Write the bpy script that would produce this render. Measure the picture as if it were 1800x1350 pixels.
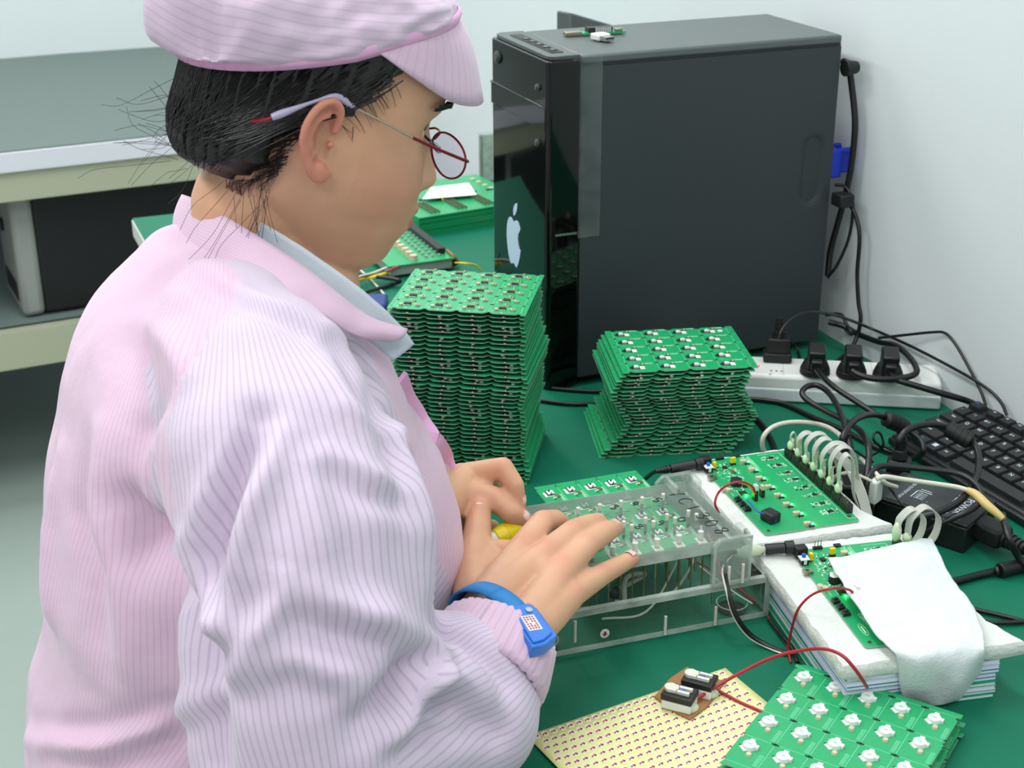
import bpy, bmesh, math, random
import numpy as np
from mathutils import Matrix, Vector, noise
from mathutils.bvhtree import BVHTree
for o in list(bpy.data.objects): bpy.data.objects.remove(o)
SC = bpy.context.scene
COL = SC.collection
random.seed(5)
# ------------------------------------------------------------------ camera
FPX = 2590.0; PITCH = math.radians(23.0); YAW = math.radians(21.66); ROLL = math.radians(0.27)
TZ = 0.75                       # height of the worktable
CAM = np.array([0, 0, TZ + .69])
cf = np.array([math.sin(YAW)*math.cos(PITCH), math.cos(YAW)*math.cos(PITCH), -math.sin(PITCH)])
r0 = np.array([math.cos(YAW), -math.sin(YAW), 0.]); u0 = np.cross(r0, cf)
cr = math.cos(ROLL)*r0 - math.sin(ROLL)*u0
cu = math.sin(ROLL)*r0 + math.cos(ROLL)*u0
cam_data = bpy.data.cameras.new('camera'); cam = bpy.data.objects.new('camera', cam_data); COL.objects.link(cam)
m = Matrix(((cr[0], cu[0], -cf[0], CAM[0]), (cr[1], cu[1], -cf[1], CAM[1]), (cr[2], cu[2], -cf[2], CAM[2]), (0, 0, 0, 1)))
cam.matrix_world = m
cam_data.sensor_width = 36; cam_data.lens = FPX/1800*36
cam_data.clip_start = .05
cam_data.dof.use_dof = True; cam_data.dof.focus_distance = 1.28; cam_data.dof.aperture_fstop = 13
SC.camera = cam
SC.cycles.transparent_max_bounces = 40
# ------------------------------------------------------------------ light
w = bpy.data.worlds.new('world'); SC.world = w; w.use_nodes = True
w.node_tree.nodes['Background'].inputs[0].default_value = (.88, .93, .95, 1)
w.node_tree.nodes['Background'].inputs[1].default_value = .48
def area(name, loc, sx, sy, power, col=(1, 1, 1), rot=(0, 0, 0)):
    l = bpy.data.lights.new(name, 'AREA'); l.shape = 'RECTANGLE'; l.size = sx; l.size_y = sy; l.energy = power; l.color = col
    o = bpy.data.objects.new(name, l); o.location = loc; o.rotation_euler = rot; COL.objects.link(o)
    return o
LC = (.985, 1.0, .985)
for lx, ly, pw in ((-.9, -.3, 17), (-.9, 1.5, 20), (-.9, 3.2, 17), (.55, -.3, 9), (.55, 1.5, 13), (.55, 3.2, 16)):
    area('ceiling_panel_light', (lx, ly, 2.68), .35, 1.2, pw, LC)
SC.view_settings.view_transform = 'Standard'; SC.view_settings.look = 'None'
SC.view_settings.exposure = 0.38; SC.view_settings.gamma = 1; SC.view_settings.use_curve_mapping = False

# ------------------------------------------------------------------ helpers
def ray(x, y): return cf + cr*((x-900)/FPX) - cu*((y-675)/FPX)
def D(x, y, z=0):               # world point seen at photo position x,y at height z above the table
    d = ray(x, y); return CAM + d*((TZ+z-CAM[2])/d[2])
def Q(x, y, t): return CAM + ray(x, y)*t
def lin(c): return tuple(((v/255)/12.92 if v/255 <= .04045 else (((v/255)+.055)/1.055)**2.4) for v in c)
MATS = {}
def nd(t, kind, **kw):
    n = t.nodes.new(kind)
    for k, v in kw.items(): setattr(n, k, v)
    return n
def mat(name, col, rough=.5, metal=0, spec=.5, coat=0, sheen=0, bump=None, var=None, sss=0, emis=None, coatr=.1):
    m = bpy.data.materials.new(name); m.use_nodes = True; t = m.node_tree
    b = t.nodes['Principled BSDF']; c = lin(col)+(1,)
    b.inputs['Base Color'].default_value = c; b.inputs['Roughness'].default_value = rough
    b.inputs['Metallic'].default_value = metal; b.inputs['Specular IOR Level'].default_value = spec
    b.inputs['Coat Weight'].default_value = coat; b.inputs['Coat Roughness'].default_value = coatr
    if sheen: b.inputs['Sheen Weight'].default_value = sheen
    if sss:
        b.inputs['Subsurface Weight'].default_value = sss; b.inputs['Subsurface Radius'].default_value = (.9, .35, .18); b.inputs['Subsurface Scale'].default_value = .006
    if emis: b.inputs['Emission Color'].default_value = lin(emis[0])+(1,); b.inputs['Emission Strength'].default_value = emis[1]
    tc = nd(t, 'ShaderNodeTexCoord')
    if bump:
        n = nd(t, 'ShaderNodeTexNoise'); n.inputs['Scale'].default_value = bump[0]; n.inputs['Detail'].default_value = 4
        t.links.new(tc.outputs['Object'], n.inputs['Vector'])
        bp = nd(t, 'ShaderNodeBump'); bp.inputs['Strength'].default_value = bump[1]; bp.inputs['Distance'].default_value = bump[2] if len(bump) > 2 else .001
        t.links.new(n.outputs['Fac'], bp.inputs['Height']); t.links.new(bp.outputs['Normal'], b.inputs['Normal'])
    if var:
        n = nd(t, 'ShaderNodeTexNoise'); n.inputs['Scale'].default_value = var[0]; n.inputs['Detail'].default_value = 5
        t.links.new(tc.outputs['Object'], n.inputs['Vector'])
        mx = nd(t, 'ShaderNodeMix', data_type='RGBA')
        mx.inputs['A'].default_value = tuple(v*(1-var[1]) for v in c[:3])+(1,); mx.inputs['B'].default_value = tuple(min(1, v*(1+var[1])) for v in c[:3])+(1,)
        t.links.new(n.outputs['Fac'], mx.inputs['Factor']); t.links.new(mx.outputs['Result'], b.inputs['Base Color'])
    MATS[name] = m
    return m
def acrylic(name, tint, haze, hazecol=(205, 215, 208), rough=.04):
    m = bpy.data.materials.new(name); m.use_nodes = True; t = m.node_tree; t.nodes.clear()
    out = nd(t, 'ShaderNodeOutputMaterial'); tr = nd(t, 'ShaderNodeBsdfTransparent'); tr.inputs[0].default_value = tint+(1,)
    df = nd(t, 'ShaderNodeBsdfDiffuse'); df.inputs[0].default_value = lin(hazecol)+(1,)
    gl = nd(t, 'ShaderNodeBsdfGlossy'); gl.inputs['Roughness'].default_value = rough
    fr = nd(t, 'ShaderNodeFresnel'); fr.inputs[0].default_value = 1.42
    m1 = nd(t, 'ShaderNodeMixShader'); m2 = nd(t, 'ShaderNodeMixShader')
    tc = nd(t, 'ShaderNodeTexCoord'); n = nd(t, 'ShaderNodeTexNoise'); n.inputs['Scale'].default_value = 28; n.inputs['Detail'].default_value = 6
    t.links.new(tc.outputs['Object'], n.inputs['Vector'])
    mr = nd(t, 'ShaderNodeMapRange'); mr.inputs['From Min'].default_value = .35; mr.inputs['From Max'].default_value = .75
    mr.inputs['To Min'].default_value = haze*.6; mr.inputs['To Max'].default_value = min(1, haze*1.7)
    t.links.new(n.outputs['Fac'], mr.inputs['Value']); t.links.new(mr.outputs[0], m1.inputs[0])
    t.links.new(tr.outputs[0], m1.inputs[1]); t.links.new(df.outputs[0], m1.inputs[2])
    ge = nd(t, 'ShaderNodeNewGeometry'); mu = nd(t, 'ShaderNodeMath', operation='SUBTRACT', use_clamp=True)
    t.links.new(fr.outputs[0], mu.inputs[0]); t.links.new(ge.outputs['Backfacing'], mu.inputs[1])
    t.links.new(mu.outputs[0], m2.inputs[0]); t.links.new(m1.outputs[0], m2.inputs[1]); t.links.new(gl.outputs[0], m2.inputs[2])
    t.links.new(m2.outputs[0], out.inputs[0]); MATS[name] = m
    return m

class MB:
    def __init__(s): s.v = []; s.f = []; s.m = []; s.T = None
    def add(s, vs, fs, m=0):
        b = len(s.v)
        for p in vs:
            if s.T is not None: p = s.T @ Vector(p)
            s.v.append((float(p[0]), float(p[1]), float(p[2])))
        for f in fs: s.f.append(tuple(b+i for i in f)); s.m.append(m)
    def box(s, x0, y0, z0, x1, y1, z1, m=0):
        s.add([(x0,y0,z0),(x1,y0,z0),(x1,y1,z0),(x0,y1,z0),(x0,y0,z1),(x1,y0,z1),(x1,y1,z1),(x0,y1,z1)],
              [(0,3,2,1),(4,5,6,7),(0,1,5,4),(1,2,6,5),(2,3,7,6),(3,0,4,7)], m)
        return s
    def cb(s, cx, cy, z0, sx, sy, h, m=0, a=0):       # box on z0, centred, turned by a
        ca, sa = math.cos(a), math.sin(a)
        P = [(cx+ca*x-sa*y, cy+sa*x+ca*y) for x, y in ((-sx/2,-sy/2),(sx/2,-sy/2),(sx/2,sy/2),(-sx/2,sy/2))]
        return s.prism(P, z0, z0+h, m)
    def prism(s, P, z0, z1, m=0, mtop=None, mbot=None):
        n = len(P)
        s.add([(x, y, z0) for x, y in P]+[(x, y, z1) for x, y in P], [tuple(range(n-1, -1, -1))], m if mbot is None else mbot)
        b = len(s.v)-2*n
        s.f.append(tuple(b+n+i for i in range(n))); s.m.append(m if mtop is None else mtop)
        for i in range(n):
            j = (i+1) % n; s.f.append((b+i, b+j, b+n+j, b+n+i)); s.m.append(m)
        return s
    def cyl(s, p0, p1, ra, rb=None, n=16, m=0, caps=True):
        rb = ra if rb is None else rb
        p0 = Vector(p0); p1 = Vector(p1); d = (p1-p0).normalized()
        a = d.orthogonal().normalized(); b = d.cross(a)
        vs = []
        for p, r in ((p0, ra), (p1, rb)):
            for i in range(n):
                t = 2*math.pi*i/n; vs.append(p+a*(r*math.cos(t))+b*(r*math.sin(t)))
        fs = [(i, (i+1) % n, n+(i+1) % n, n+i) for i in range(n)]
        if caps: fs += [tuple(range(n-1, -1, -1)), tuple(range(n, 2*n))]
        s.add(vs, fs, m); return s
    def tube(s, P, r, n=10, m=0, sub=6, flat=None):
        P = [Vector(p) for p in P]; pts = smooth_path(P, sub) if sub > 1 else P
        rs = r if callable(r) else (lambda t: r)
        up = None; vs = []
        N = len(pts)
        for i, p in enumerate(pts):
            d = (pts[min(i+1, N-1)]-pts[max(i-1, 0)])
            d = d.normalized() if d.length > 1e-9 else Vector((0, 0, 1))
            if up is None:
                up = Vector((0, 0, 1)) if abs(d.z) < .9 else Vector((1, 0, 0))
            a = (up-d*up.dot(d)).normalized(); b = d.cross(a); up = a
            q = rs(i/max(1, N-1))
            ra, rb = (q, q) if flat is None else (q*flat, q)
            for k in range(n):
                t = 2*math.pi*k/n; vs.append(p+a*(ra*math.cos(t))+b*(rb*math.sin(t)))
        fs = []
        for i in range(N-1):
            for k in range(n):
                k2 = (k+1) % n; fs.append((i*n+k, i*n+k2, (i+1)*n+k2, (i+1)*n+k))
        fs += [tuple(range(n-1, -1, -1)), tuple((N-1)*n+k for k in range(n))]
        s.add(vs, fs, m); return s
    def sphere(s, c, r, n=16, k=10, m=0, zmin=-1):
        rx, ry, rz = r if hasattr(r, '__len__') else (r, r, r)
        vs = []; a0 = math.asin(max(-1, min(1, zmin)))
        for i in range(k+1):
            a = a0+(math.pi/2-a0)*i/k
            for j in range(n):
                t = 2*math.pi*j/n; vs.append((c[0]+rx*math.cos(a)*math.cos(t), c[1]+ry*math.cos(a)*math.sin(t), c[2]+rz*math.sin(a)))
        fs = [(i*n+j, i*n+(j+1) % n, (i+1)*n+(j+1) % n, (i+1)*n+j) for i in range(k) for j in range(n)]
        fs.append(tuple(range(n-1, -1, -1)))
        s.add(vs, fs, m); return s
    def grid(s, rows, m=0, close=False):              # rows of points
        n = len(rows[0]); vs = [p for r in rows for p in r]
        fs = []
        for i in range(len(rows)-1):
            for j in range(n if close else n-1):
                j2 = (j+1) % n; fs.append((i*n+j, i*n+j2, (i+1)*n+j2, (i+1)*n+j))
        s.add(vs, fs, m); return s
def smooth_path(P, sub):
    if len(P) < 3: return [P[0].lerp(P[-1], i/sub) for i in range(sub+1)]
    out = []; n = len(P)
    for i in range(n-1):
        p0 = P[i-1] if i else P[0]*2-P[1]; p1 = P[i]; p2 = P[i+1]; p3 = P[i+2] if i+2 < n else P[-1]*2-P[-2]
        for k in range(sub):
            t = k/sub
            out.append(.5*((2*p1)+(p2-p0)*t+(2*p0-5*p1+4*p2-p3)*t*t+(3*p1-p0-3*p2+p3)*t**3))
    out.append(P[-1]); return out
INV = {}
def _tag(o, label=None, cat=None, group=None, kind=None):
    for k, v in (('label', label), ('category', cat), ('group', group), ('kind', kind)):
        if v: o[k] = v
    return o
def thing(name, label, cat, loc=(0, 0, 0), rz=0, group=None, rot=None):
    o = bpy.data.objects.new(name, None); COL.objects.link(o); o.empty_display_size = .02
    o.location = [float(v) for v in loc]; o.rotation_euler = rot or (0, 0, rz)
    M = Matrix.LocRotScale(o.location, o.rotation_euler, None); INV[o.name] = M.inverted()
    return _tag(o, label, cat, group)
def mesh_of(name, mb, mats, smooth=None):
    me = bpy.data.meshes.new(name); me.from_pydata(mb.v, [], mb.f)
    if not isinstance(mats, (list, tuple)): mats = [mats]
    for a in mats: me.materials.append(MATS[a] if isinstance(a, str) else a)
    me.polygons.foreach_set('material_index', mb.m)
    bm = bmesh.new(); bm.from_mesh(me); bmesh.ops.recalc_face_normals(bm, faces=bm.faces); bm.to_mesh(me); bm.free()
    if smooth is not None:
        me.polygons.foreach_set('use_smooth', [True]*len(me.polygons)); me.set_sharp_from_angle(angle=math.radians(smooth))
    return me
def part(name, mb, mats, parent, world=True, smooth=35, bevel=0, label=None, kind=None):
    inv = INV[parent.name]
    if world and inv is not None:
        mb.v = [tuple(inv @ Vector(p)) for p in mb.v]
    me = mesh_of(name, mb, mats, smooth)
    o = bpy.data.objects.new(name, me); COL.objects.link(o); o.parent = parent; INV[o.name] = inv
    if bevel: bev(o, bevel)
    return _tag(o, label, None, None, kind)
def solo(name, mb, mats, label=None, cat=None, group=None, kind=None, smooth=35, bevel=0):
    a = np.array(mb.v); c = Vector(((a[:,0].min()+a[:,0].max())/2, (a[:,1].min()+a[:,1].max())/2, a[:,2].min()))
    mb.v = [tuple(Vector(p)-c) for p in mb.v]
    me = mesh_of(name, mb, mats, smooth)
    o = bpy.data.objects.new(name, me); COL.objects.link(o); o.location = c; INV[o.name] = Matrix.Translation(c).inverted()
    if bevel: bev(o, bevel)
    return _tag(o, label, cat, group, kind)
def bev(o, w, seg=2):
    b = o.modifiers.new('bevel', 'BEVEL'); b.width = w; b.segments = seg; b.limit_method = 'ANGLE'; b.angle_limit = math.radians(40)
def copy_tree(o, label, group=None):
    c = o.copy(); COL.objects.link(c); c['label'] = label
    if group: c['group'] = group
    for ch in list(o.children):
        d = ch.copy(); COL.objects.link(d); d.parent = c
    return c
def text_mb(txt, size, mb=None, T=None, z=.0002, m=0, ext=.0001):
    cu = bpy.data.curves.new('lettering', 'FONT'); cu.body = txt; cu.size = size; cu.extrude = ext; cu.resolution_u = 3
    cu.align_x = 'CENTER'; cu.align_y = 'CENTER'
    o = bpy.data.objects.new('lettering', cu); COL.objects.link(o)
    dg = bpy.context.evaluated_depsgraph_get(); me = bpy.data.meshes.new_from_object(o.evaluated_get(dg))
    mb = mb or MB(); old = mb.T; mb.T = T
    mb.add([(v.co.x, v.co.y, v.co.z+z) for v in me.vertices], [tuple(p.vertices) for p in me.polygons], m); mb.T = old
    bpy.data.objects.remove(o); bpy.data.curves.remove(cu); bpy.data.meshes.remove(me)
    return mb
def fr(o, a, tilt=0):            # frame matrix: origin, heading
    return Matrix.Translation(Vector([float(v) for v in o])) @ Matrix.Rotation(a, 4, 'Z') @ Matrix.Rotation(tilt, 4, 'X')
# ------------------------------------------------------------------ materials
def floor_mat():
    m = mat('floor_paint', (158, 172, 166), .38, bump=(60, .05)); return m
floor_mat()
mat('wall_paint', (216, 223, 225), .85, bump=(180, .08))
mat('ceiling_paint', (225, 228, 226), .9)
mat('esd_mat', (14, 106, 80), .5, spec=.22, bump=(700, .12, .0004), var=(3, .06))
mat('bench_mat', (92, 105, 101), .6)
mat('white_edge', (222, 224, 232), .5)
mat('laminate_edge', (208, 212, 208), .5)
mat('cream_metal', (178, 182, 158), .5)
mat('grey_board', (118, 134, 130), .6)
mat('metal_leg', (176, 180, 172), .45)
mat('black_plastic', (22, 23, 25), .45)
mat('dark_rubber', (17, 18, 19), .6, bump=(300, .1))
mat('grey_plastic', (150, 154, 150), .5)
mat('tower_steel', (51, 58, 61), .5, metal=0, spec=.35, bump=(1500, .06, .0003), var=(2.5, .07))
mat('tower_top', (84, 92, 92), .42, spec=.45, bump=(1500, .05, .0003))  # lighter than the sides: the light the top reflects is put into its colour
mat('tower_gloss', (5, 6, 6), .05, spec=.42, coat=0)
mat('tower_bezel_top', (66, 74, 72), .3)
mat('logo_white', (196, 214, 236), .4)
mat('chrome', (190, 192, 188), .18, metal=1)
mat('brass', (180, 160, 100), .3, metal=1)
mat('dull_metal', (168, 160, 140), .35, metal=1)
mat('white_plastic', (222, 225, 222), .42)
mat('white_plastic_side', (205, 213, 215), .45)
mat('off_white', (214, 212, 200), .6)
mat('pcb', (28, 158, 98), .33, spec=.5, coat=.25, coatr=.2)
mat('pcb_line', (120, 205, 160), .5)
mat('pcb_edge', (142, 176, 150), .5)
mat('pcb_under', (6, 64, 40), .5)  # underside colour darkened so gaps between stacked boards look shaded
mat('pcb_dark', (8, 24, 16), .8)
mat('silk', (196, 226, 205), .6)
mat('chip', (26, 27, 29), .45)
mat('ceramic', (200, 188, 160), .4)
mat('yellow', (232, 205, 20), .45)
mat('blue_plastic', (40, 92, 205), .4)
mat('vga_blue', (22, 52, 190), .4)
mat('dark_blue', (20, 50, 120), .5)
mat('black_cable', (17, 18, 20), .38, spec=.5)
mat('white_cable', (206, 205, 190), .5)
mat('ribbon', (178, 180, 172), .5)
mat('red_wire', (168, 28, 44), .4)
mat('hot_glue', (205, 215, 190), .35, sss=.2)
mat('paper', (232, 236, 240), .8)
mat('cloth_white', (212, 218, 220), .95, bump=(420, .5, .0012))
mat('foam', (212, 215, 211), .9, bump=(260, .9, .0015), var=(40, .04))
mat('cardboard', (160, 116, 72), .8, bump=(90, .5))
mat('led_green', (60, 255, 90), .3, emis=((25, 255, 70), 45))
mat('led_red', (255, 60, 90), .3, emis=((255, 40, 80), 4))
acrylic('clear_acrylic', (.98, .988, .985), .012)
acrylic('plate_acrylic', (.965, .978, .972), .085)
acrylic('frosted_acrylic', (.80, .83, .81), .5)
acrylic('bracket_acrylic', (.9, .93, .915), .22)
acrylic('tape_clear', (.80, .84, .83), .17, (150, 160, 158), .25)
acrylic('lens_glass', (.86, .82, .88), .03, (200, 190, 210), .02)

# ------------------------------------------------------------------ setting
def struct(name, mb, mt): return solo(name, mb, mt, kind='structure', smooth=None)
struct('floor', MB().box(-3.2, -1.6, -.05, 1.10, 4.02, 0), 'floor_paint')
struct('wall_right', MB().box(1.045, -1.6, 0, 1.14, 4.02, 2.75), 'wall_paint')
struct('wall_back', MB().box(-3.2, 3.93, 0, 1.045, 4.02, 2.75), 'wall_paint')
struct('ceiling', MB().box(-3.2, -1.6, 2.75, 1.10, 4.02, 2.8), 'ceiling_paint')

# worktable
DX0, DX1, DY0, DY1 = .281, 1.040, .02, 2.394
t = thing('worktable', 'long worktable with a green antistatic mat top along the white wall', 'table', ((DX0+DX1)/2, (DY0+DY1)/2, 0))
part('tabletop', MB().box(DX0, DY0, TZ-.032, DX1, DY1, TZ-.0025), 'laminate_edge', t, bevel=.002)
part('rubber_mat', MB().box(DX0+.002, DY0+.002, TZ-.0025, DX1-.001, DY1-.002, TZ), 'esd_mat', t, label='green rubber mat')
for x in (DX0+.05, DX1-.06):
    for y in (DY0+.05, DY1-.06):
        part('leg', MB().box(x-.02, y-.02, 0, x+.02, y+.02, TZ-.07), 'metal_leg', t, bevel=.003)
part('frame_rail', MB().box(DX0+.03, DY0+.03, TZ-.07, DX1-.04, DY1-.04, TZ-.032), 'metal_leg', t)

# background bench with lower shelf
br = math.radians(4)
t = thing('workbench', 'background workbench with a grey-green top and cream steel frame', 'table', (-.55, 3.37, 0), br)
B = lambda *a: MB().box(*a)
part('tabletop', B(-1.5, -.50, .715, 1.22, .495, .752), 'white_edge', t, world=False)
part('mat', B(-1.5, -.494, .752, 1.22, .495, .755), 'bench_mat', t, world=False, label='grey-green mat')
part('frame_rail', B(-1.5, -.49, .655, 1.22, -.45, .714), 'cream_metal', t, world=False)
part('shelf_board', B(-1.5, -.47, .372, 1.22, .46, .392), 'grey_board', t, world=False)
part('shelf_rail', B(-1.5, -.50, .315, 1.22, -.46, .392), 'cream_metal', t, world=False)
for x in (-1.3, .02, 1.16):
    for y in (-.47, .44):
        part('leg', B(x-.02, y-.02, 0, x+.02, y+.02, .714), 'cream_metal', t, world=False)
# computer on that shelf
P = D(100, 553, -.358)
t = thing('computer_tower', 'black computer tower with a grey front on the lower shelf of the background bench', 'computer', (P[0]-.02, P[1], .392), math.radians(5))
part('case', MB().box(0, 0, 0.008, .43, .19, .262), 'black_plastic', t, world=False, bevel=.004)
fb = MB().box(-.045, -.004, .004, 0, .192, .268); part('front_bezel', fb, 'grey_plastic', t, world=False, bevel=.012, label='grey front bezel')
bt = MB().cyl((-.046, .12, .17), (-.05, .12, .17), .014, n=20); part('power_button', bt, 'black_plastic', t, world=False)
bt = MB().box(-.047, .03, .03, -.044, .16, .07); part('vent', bt, 'black_plastic', t, world=False)

# ------------------------------------------------------------------ main computer tower
TX0, TX1, TY0, TY1, TH = .628, 1.003, 1.474, 1.643, .392
SX = .668
t = thing('computer_tower', 'large black computer tower standing on the green worktable by the wall', 'computer', ((TX0+TX1)/2, (TY0+TY1)/2, TZ))
z0 = TZ+.012; zt = TZ+TH
part('case', MB().box(SX, TY0+.003, z0, TX1, TY1, zt-.010), 'tower_steel', t)
top = MB().box(SX+.001, TY0+.0005, zt-.0105, TX1, TY1, zt); part('top_panel', top, 'tower_top', t, bevel=.003)
# side panel with a pressed grip
sp = MB(); y = TY0; za, zb = z0, zt-.013
hx0, hx1 = D(1418, 345, 0)[0], 0
gx, gz0, gz1 = .974, TZ+.205, TZ+.262
N = 44; xs = np.linspace(SX+.0015, TX1-.001, 75); zs = np.linspace(za, zb, 81)
rows = []
for zz in zs:
    rr = []
    for xx in xs:
        dz = max(0, max(gz0-zz, zz-gz1)); q = math.hypot(xx-gx, dz)
        dep = .0045/(1+math.exp((q-.0115)*1500)) 
        rr.append((xx, y+dep, zz))
    rows.append(rr)
sp.grid(rows); part('side_panel', sp, 'tower_steel', t, smooth=60)
# glossy front bezel: rounded plan outline extruded, lens shaped
def bezel(x0, x1, ya, yb, za, zb, r):
    P = [(x1, ya), (x1, yb)]
    for i in range(9):
        a = math.pi/2+math.pi/2*i/8; P.append((x0+r+r*math.cos(a), yb-r+r*math.sin(a)))
    for i in range(9):
        a = math.pi+math.pi/2*i/8; P.append((x0+r+r*math.cos(a), ya+r+r*math.sin(a)))
    return MB().prism(P, za, zb)
part('front_bezel', bezel(TX0, SX, TY0-.001, TY1+.001, TZ+.004, zt-.004, .006), 'tower_gloss', t, bevel=.0015, label='glossy black front bezel')
part('bezel_top', bezel(TX0+.003, SX, TY0+.001, TY1-.001, zt-.004, zt+.001, .012), 'tower_bezel_top', t, bevel=.001)
pl = MB().box(TX0-.0018, TY0+.004, zt-.057, TX0+.004, TY1+.0005, zt-.0545)
pl.box(TX0-.0012, TY0+.003, zt-.081, TX0+.004, TY1-.001, zt-.056)
part('drive_cover', pl, 'tower_gloss', t, bevel=.0008)
for yy, zz, rr in ((TY1-.022, zt-.024, .0075), (TY0+.024, zt-.036, .004), (TY0+.024, zt-.098, .0045)):
    b = MB().cyl((TX0+.001, yy, zz), (TX0-.0025, yy, zz), rr, n=24); b.cyl((TX0-.002, yy, zz), (TX0-.004, yy, zz), rr*.7, n=24, m=0)
    part('button', b, ['tower_bezel_top'], t, bevel=.0004)
ps = MB().box(TX0+.014, TY0+.02, zt+.001, TX0+.028, TY1-.025, zt+.0016)
part('port_strip', ps, 'black_plastic', t)
for i, yy in enumerate((.035, .055, .074, .093, .112)):
    b = MB().box(TX0+.017, TY0+yy-.006, zt+.0016, TX0+.025, TY0+yy+(.006 if i % 2 else .003), zt+.0022, 0)
    b.box(TX0+.019, TY0+yy-.003, zt+.0022, TX0+.023, TY0+yy+.002, zt+.0025, 1)
    part('port', b, ['black_plastic', 'dull_metal'], t)
# fruit-shaped mark on the front
def apple_pts():
    L = [(0,.37),(.10,.44),(.24,.46),(.38,.38),(.42,.31),(.31,.20),(.29,.05),(.36,-.08),(.44,-.14),(.36,-.33),(.22,-.50),(.10,-.50),(0,-.46),
         (-.10,-.50),(-.22,-.50),(-.36,-.33),(-.45,-.08),(-.46,.12),(-.40,.32),(-.26,.44),(-.12,.43)]
    P = [Vector((a, b, 0)) for a, b in L]; P.append(P[0]); S = smooth_path(P, 4)[:-1]
    return [(p.x, p.y) for p in S]
yc, zc, sc = D(921, 385, 0)[1], 0, 0
yc = TY0+.098; zc = TZ+.158; S = .052
lm = MB(); lm.T = Matrix(((0, 0, -1, TX0-.0002), (1, 0, 0, 0), (0, 1, 0, 0), (0, 0, 0, 1)))
lm.T = Matrix(((0, 0, -1, TX0-.0001), (-1, 0, 0, yc), (0, 1, 0, zc), (0, 0, 0, 1)))
lm.prism([(a*S*.92, b*S*1.15) for a, b in apple_pts()], 0, .0008)
leaf = [Vector((0,.50,0)), Vector((.10,.54,0)), Vector((.20,.66,0)), Vector((.20,.78,0)), Vector((.08,.74,0)), Vector((-.01,.62,0)), Vector((0,.50,0))]
lm.prism([(p.x*S, p.y*S*1.2) for p in smooth_path(leaf, 4)[:-1]], 0, .0008)
part('logo', lm, 'logo_white', t, label='white apple-shaped logo')
# clear tape over the panel seam
tp = MB(); rows = []
for i in range(40):
    zz = zt-.002-i*(.205/39)
    rows.append([(x, TY0-.0006-.0004*random.random(), zz+.0005*math.sin(i*1.7+x*300)) for x in np.linspace(SX-.010+.001*math.sin(i*.4), SX+.026, 8)])
tp.grid(rows); part('tape_strip', tp, 'tape_clear', t, smooth=80, label='strip of clear tape')
sm = MB().box(SX-.030, TY0-.0022, TZ+.1905, SX-.003, TY0-.001, TZ+.193); part('trim_bar', sm, 'chrome', t)
for x in (SX+.02, TX1-.04):
    for yy in (TY0+.025, TY1-.025): part('foot', MB().cyl((x, yy, TZ), (x, yy, z0), .013, n=16), 'dark_rubber', t)
# plugs at the rear
vg = MB().box(TX1, TY0+.006, TZ+.218, TX1+.018, TY0+.042, TZ+.252).box(TX1+.016, TY0+.010, TZ+.222, TX1+.036, TY0+.038, TZ+.248)
for i in (0, 1): vg.cyl((TX1+.012, TY0+.012+i*.024, TZ+.249), (TX1+.034, TY0+.012+i*.024, TZ+.249), .004, n=10)
solo('video_plug', vg, 'vga_blue', 'blue video plug behind the large black computer tower', 'plug', bevel=.002)

# dark monitor peeking over the tower
t = thing('monitor', 'dark monitor mostly hidden behind the large computer tower', 'monitor', (.86, 1.93, TZ))
k0 = D(1003, 22, .40); 
scr = MB(); A = Q(1003, 22, 2.05); Bp = Q(1090, 48, 2.12)
dx = (Bp-A); dx[2] = 0; L = np.linalg.norm(dx); dx /= L; nn = np.array([-dx[1], dx[0], 0])
slope = (Bp[2]-A[2])/L
def mp(a, c, d): return tuple(A+dx*a+nn*d+np.array([0, 0, slope*a+c]))
vs = [mp(0, 0, 0), mp(.26, 0, 0), mp(.26, -.22, 0), mp(0, -.27, 0), mp(0, 0, .03), mp(.26, 0, .03), mp(.26, -.22, .03), mp(0, -.27, .03)]
scr.add(vs, [(0, 1, 2, 3), (4, 7, 6, 5), (0, 4, 5, 1), (1, 5, 6, 2), (2, 6, 7, 3), (3, 7, 4, 0)])
part('screen_housing', scr, 'tower_top', t, bevel=.003)
cx, cy = mp(.13, 0, .015)[:2]
part('stand', MB().box(cx-.02, cy-.015, TZ+.01, cx+.02, cy+.015, A[2]-.2), 'black_plastic', t)
part('base', MB().box(cx-.08, cy-.07, TZ, cx+.08, cy+.07, TZ+.012), 'black_plastic', t, bevel=.004)

# dongles on the tower top
zz = TH+.001
p = D(1030, 60, zz); q = D(1000, 60, zz)
t = thing('usb_stick', 'bare metal-ended USB stick with exposed green circuit on the computer tower', 'usb stick', D(1045, 60, zz), math.radians(-6))
part('connector', MB().box(-.037, -.006, 0.0, -.017, .006, .0045), 'dull_metal', t, world=False, bevel=.0006)
part('circuit_board', MB().box(-.018, -.008, .001, .036, .008, .003), 'pcb', t, world=False)
c = MB().box(-.010, -.007, .003, .020, .006, .0085, 0); 
for i in range(9): c.box(-.001+i*.0022, -.0078, .003, .0+i*.0022, -.0068, .0085, 1)
part('pin_socket', c, ['chip', 'white_plastic'], t, world=False)
part('crystal', MB().box(.024, -.006, .003, .033, .002, .006), 'dull_metal', t, world=False, bevel=.0006)
t = thing('usb_adapter', 'small white USB adapter lying in front of the bare circuit stick', 'usb adapter', D(1060, 71, zz), math.radians(12))
part('housing', MB().box(-.009, -.003, 0, .009, .013, .0075), 'white_plastic', t, world=False, bevel=.0016)
c = MB().box(-.0062, -.013, .001, .0062, -.003, .0055, 0).box(-.0055, -.0133, .0032, .0055, -.0128, .0048, 1); part('connector', c, ['chrome', 'black_plastic'], t, world=False)
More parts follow.
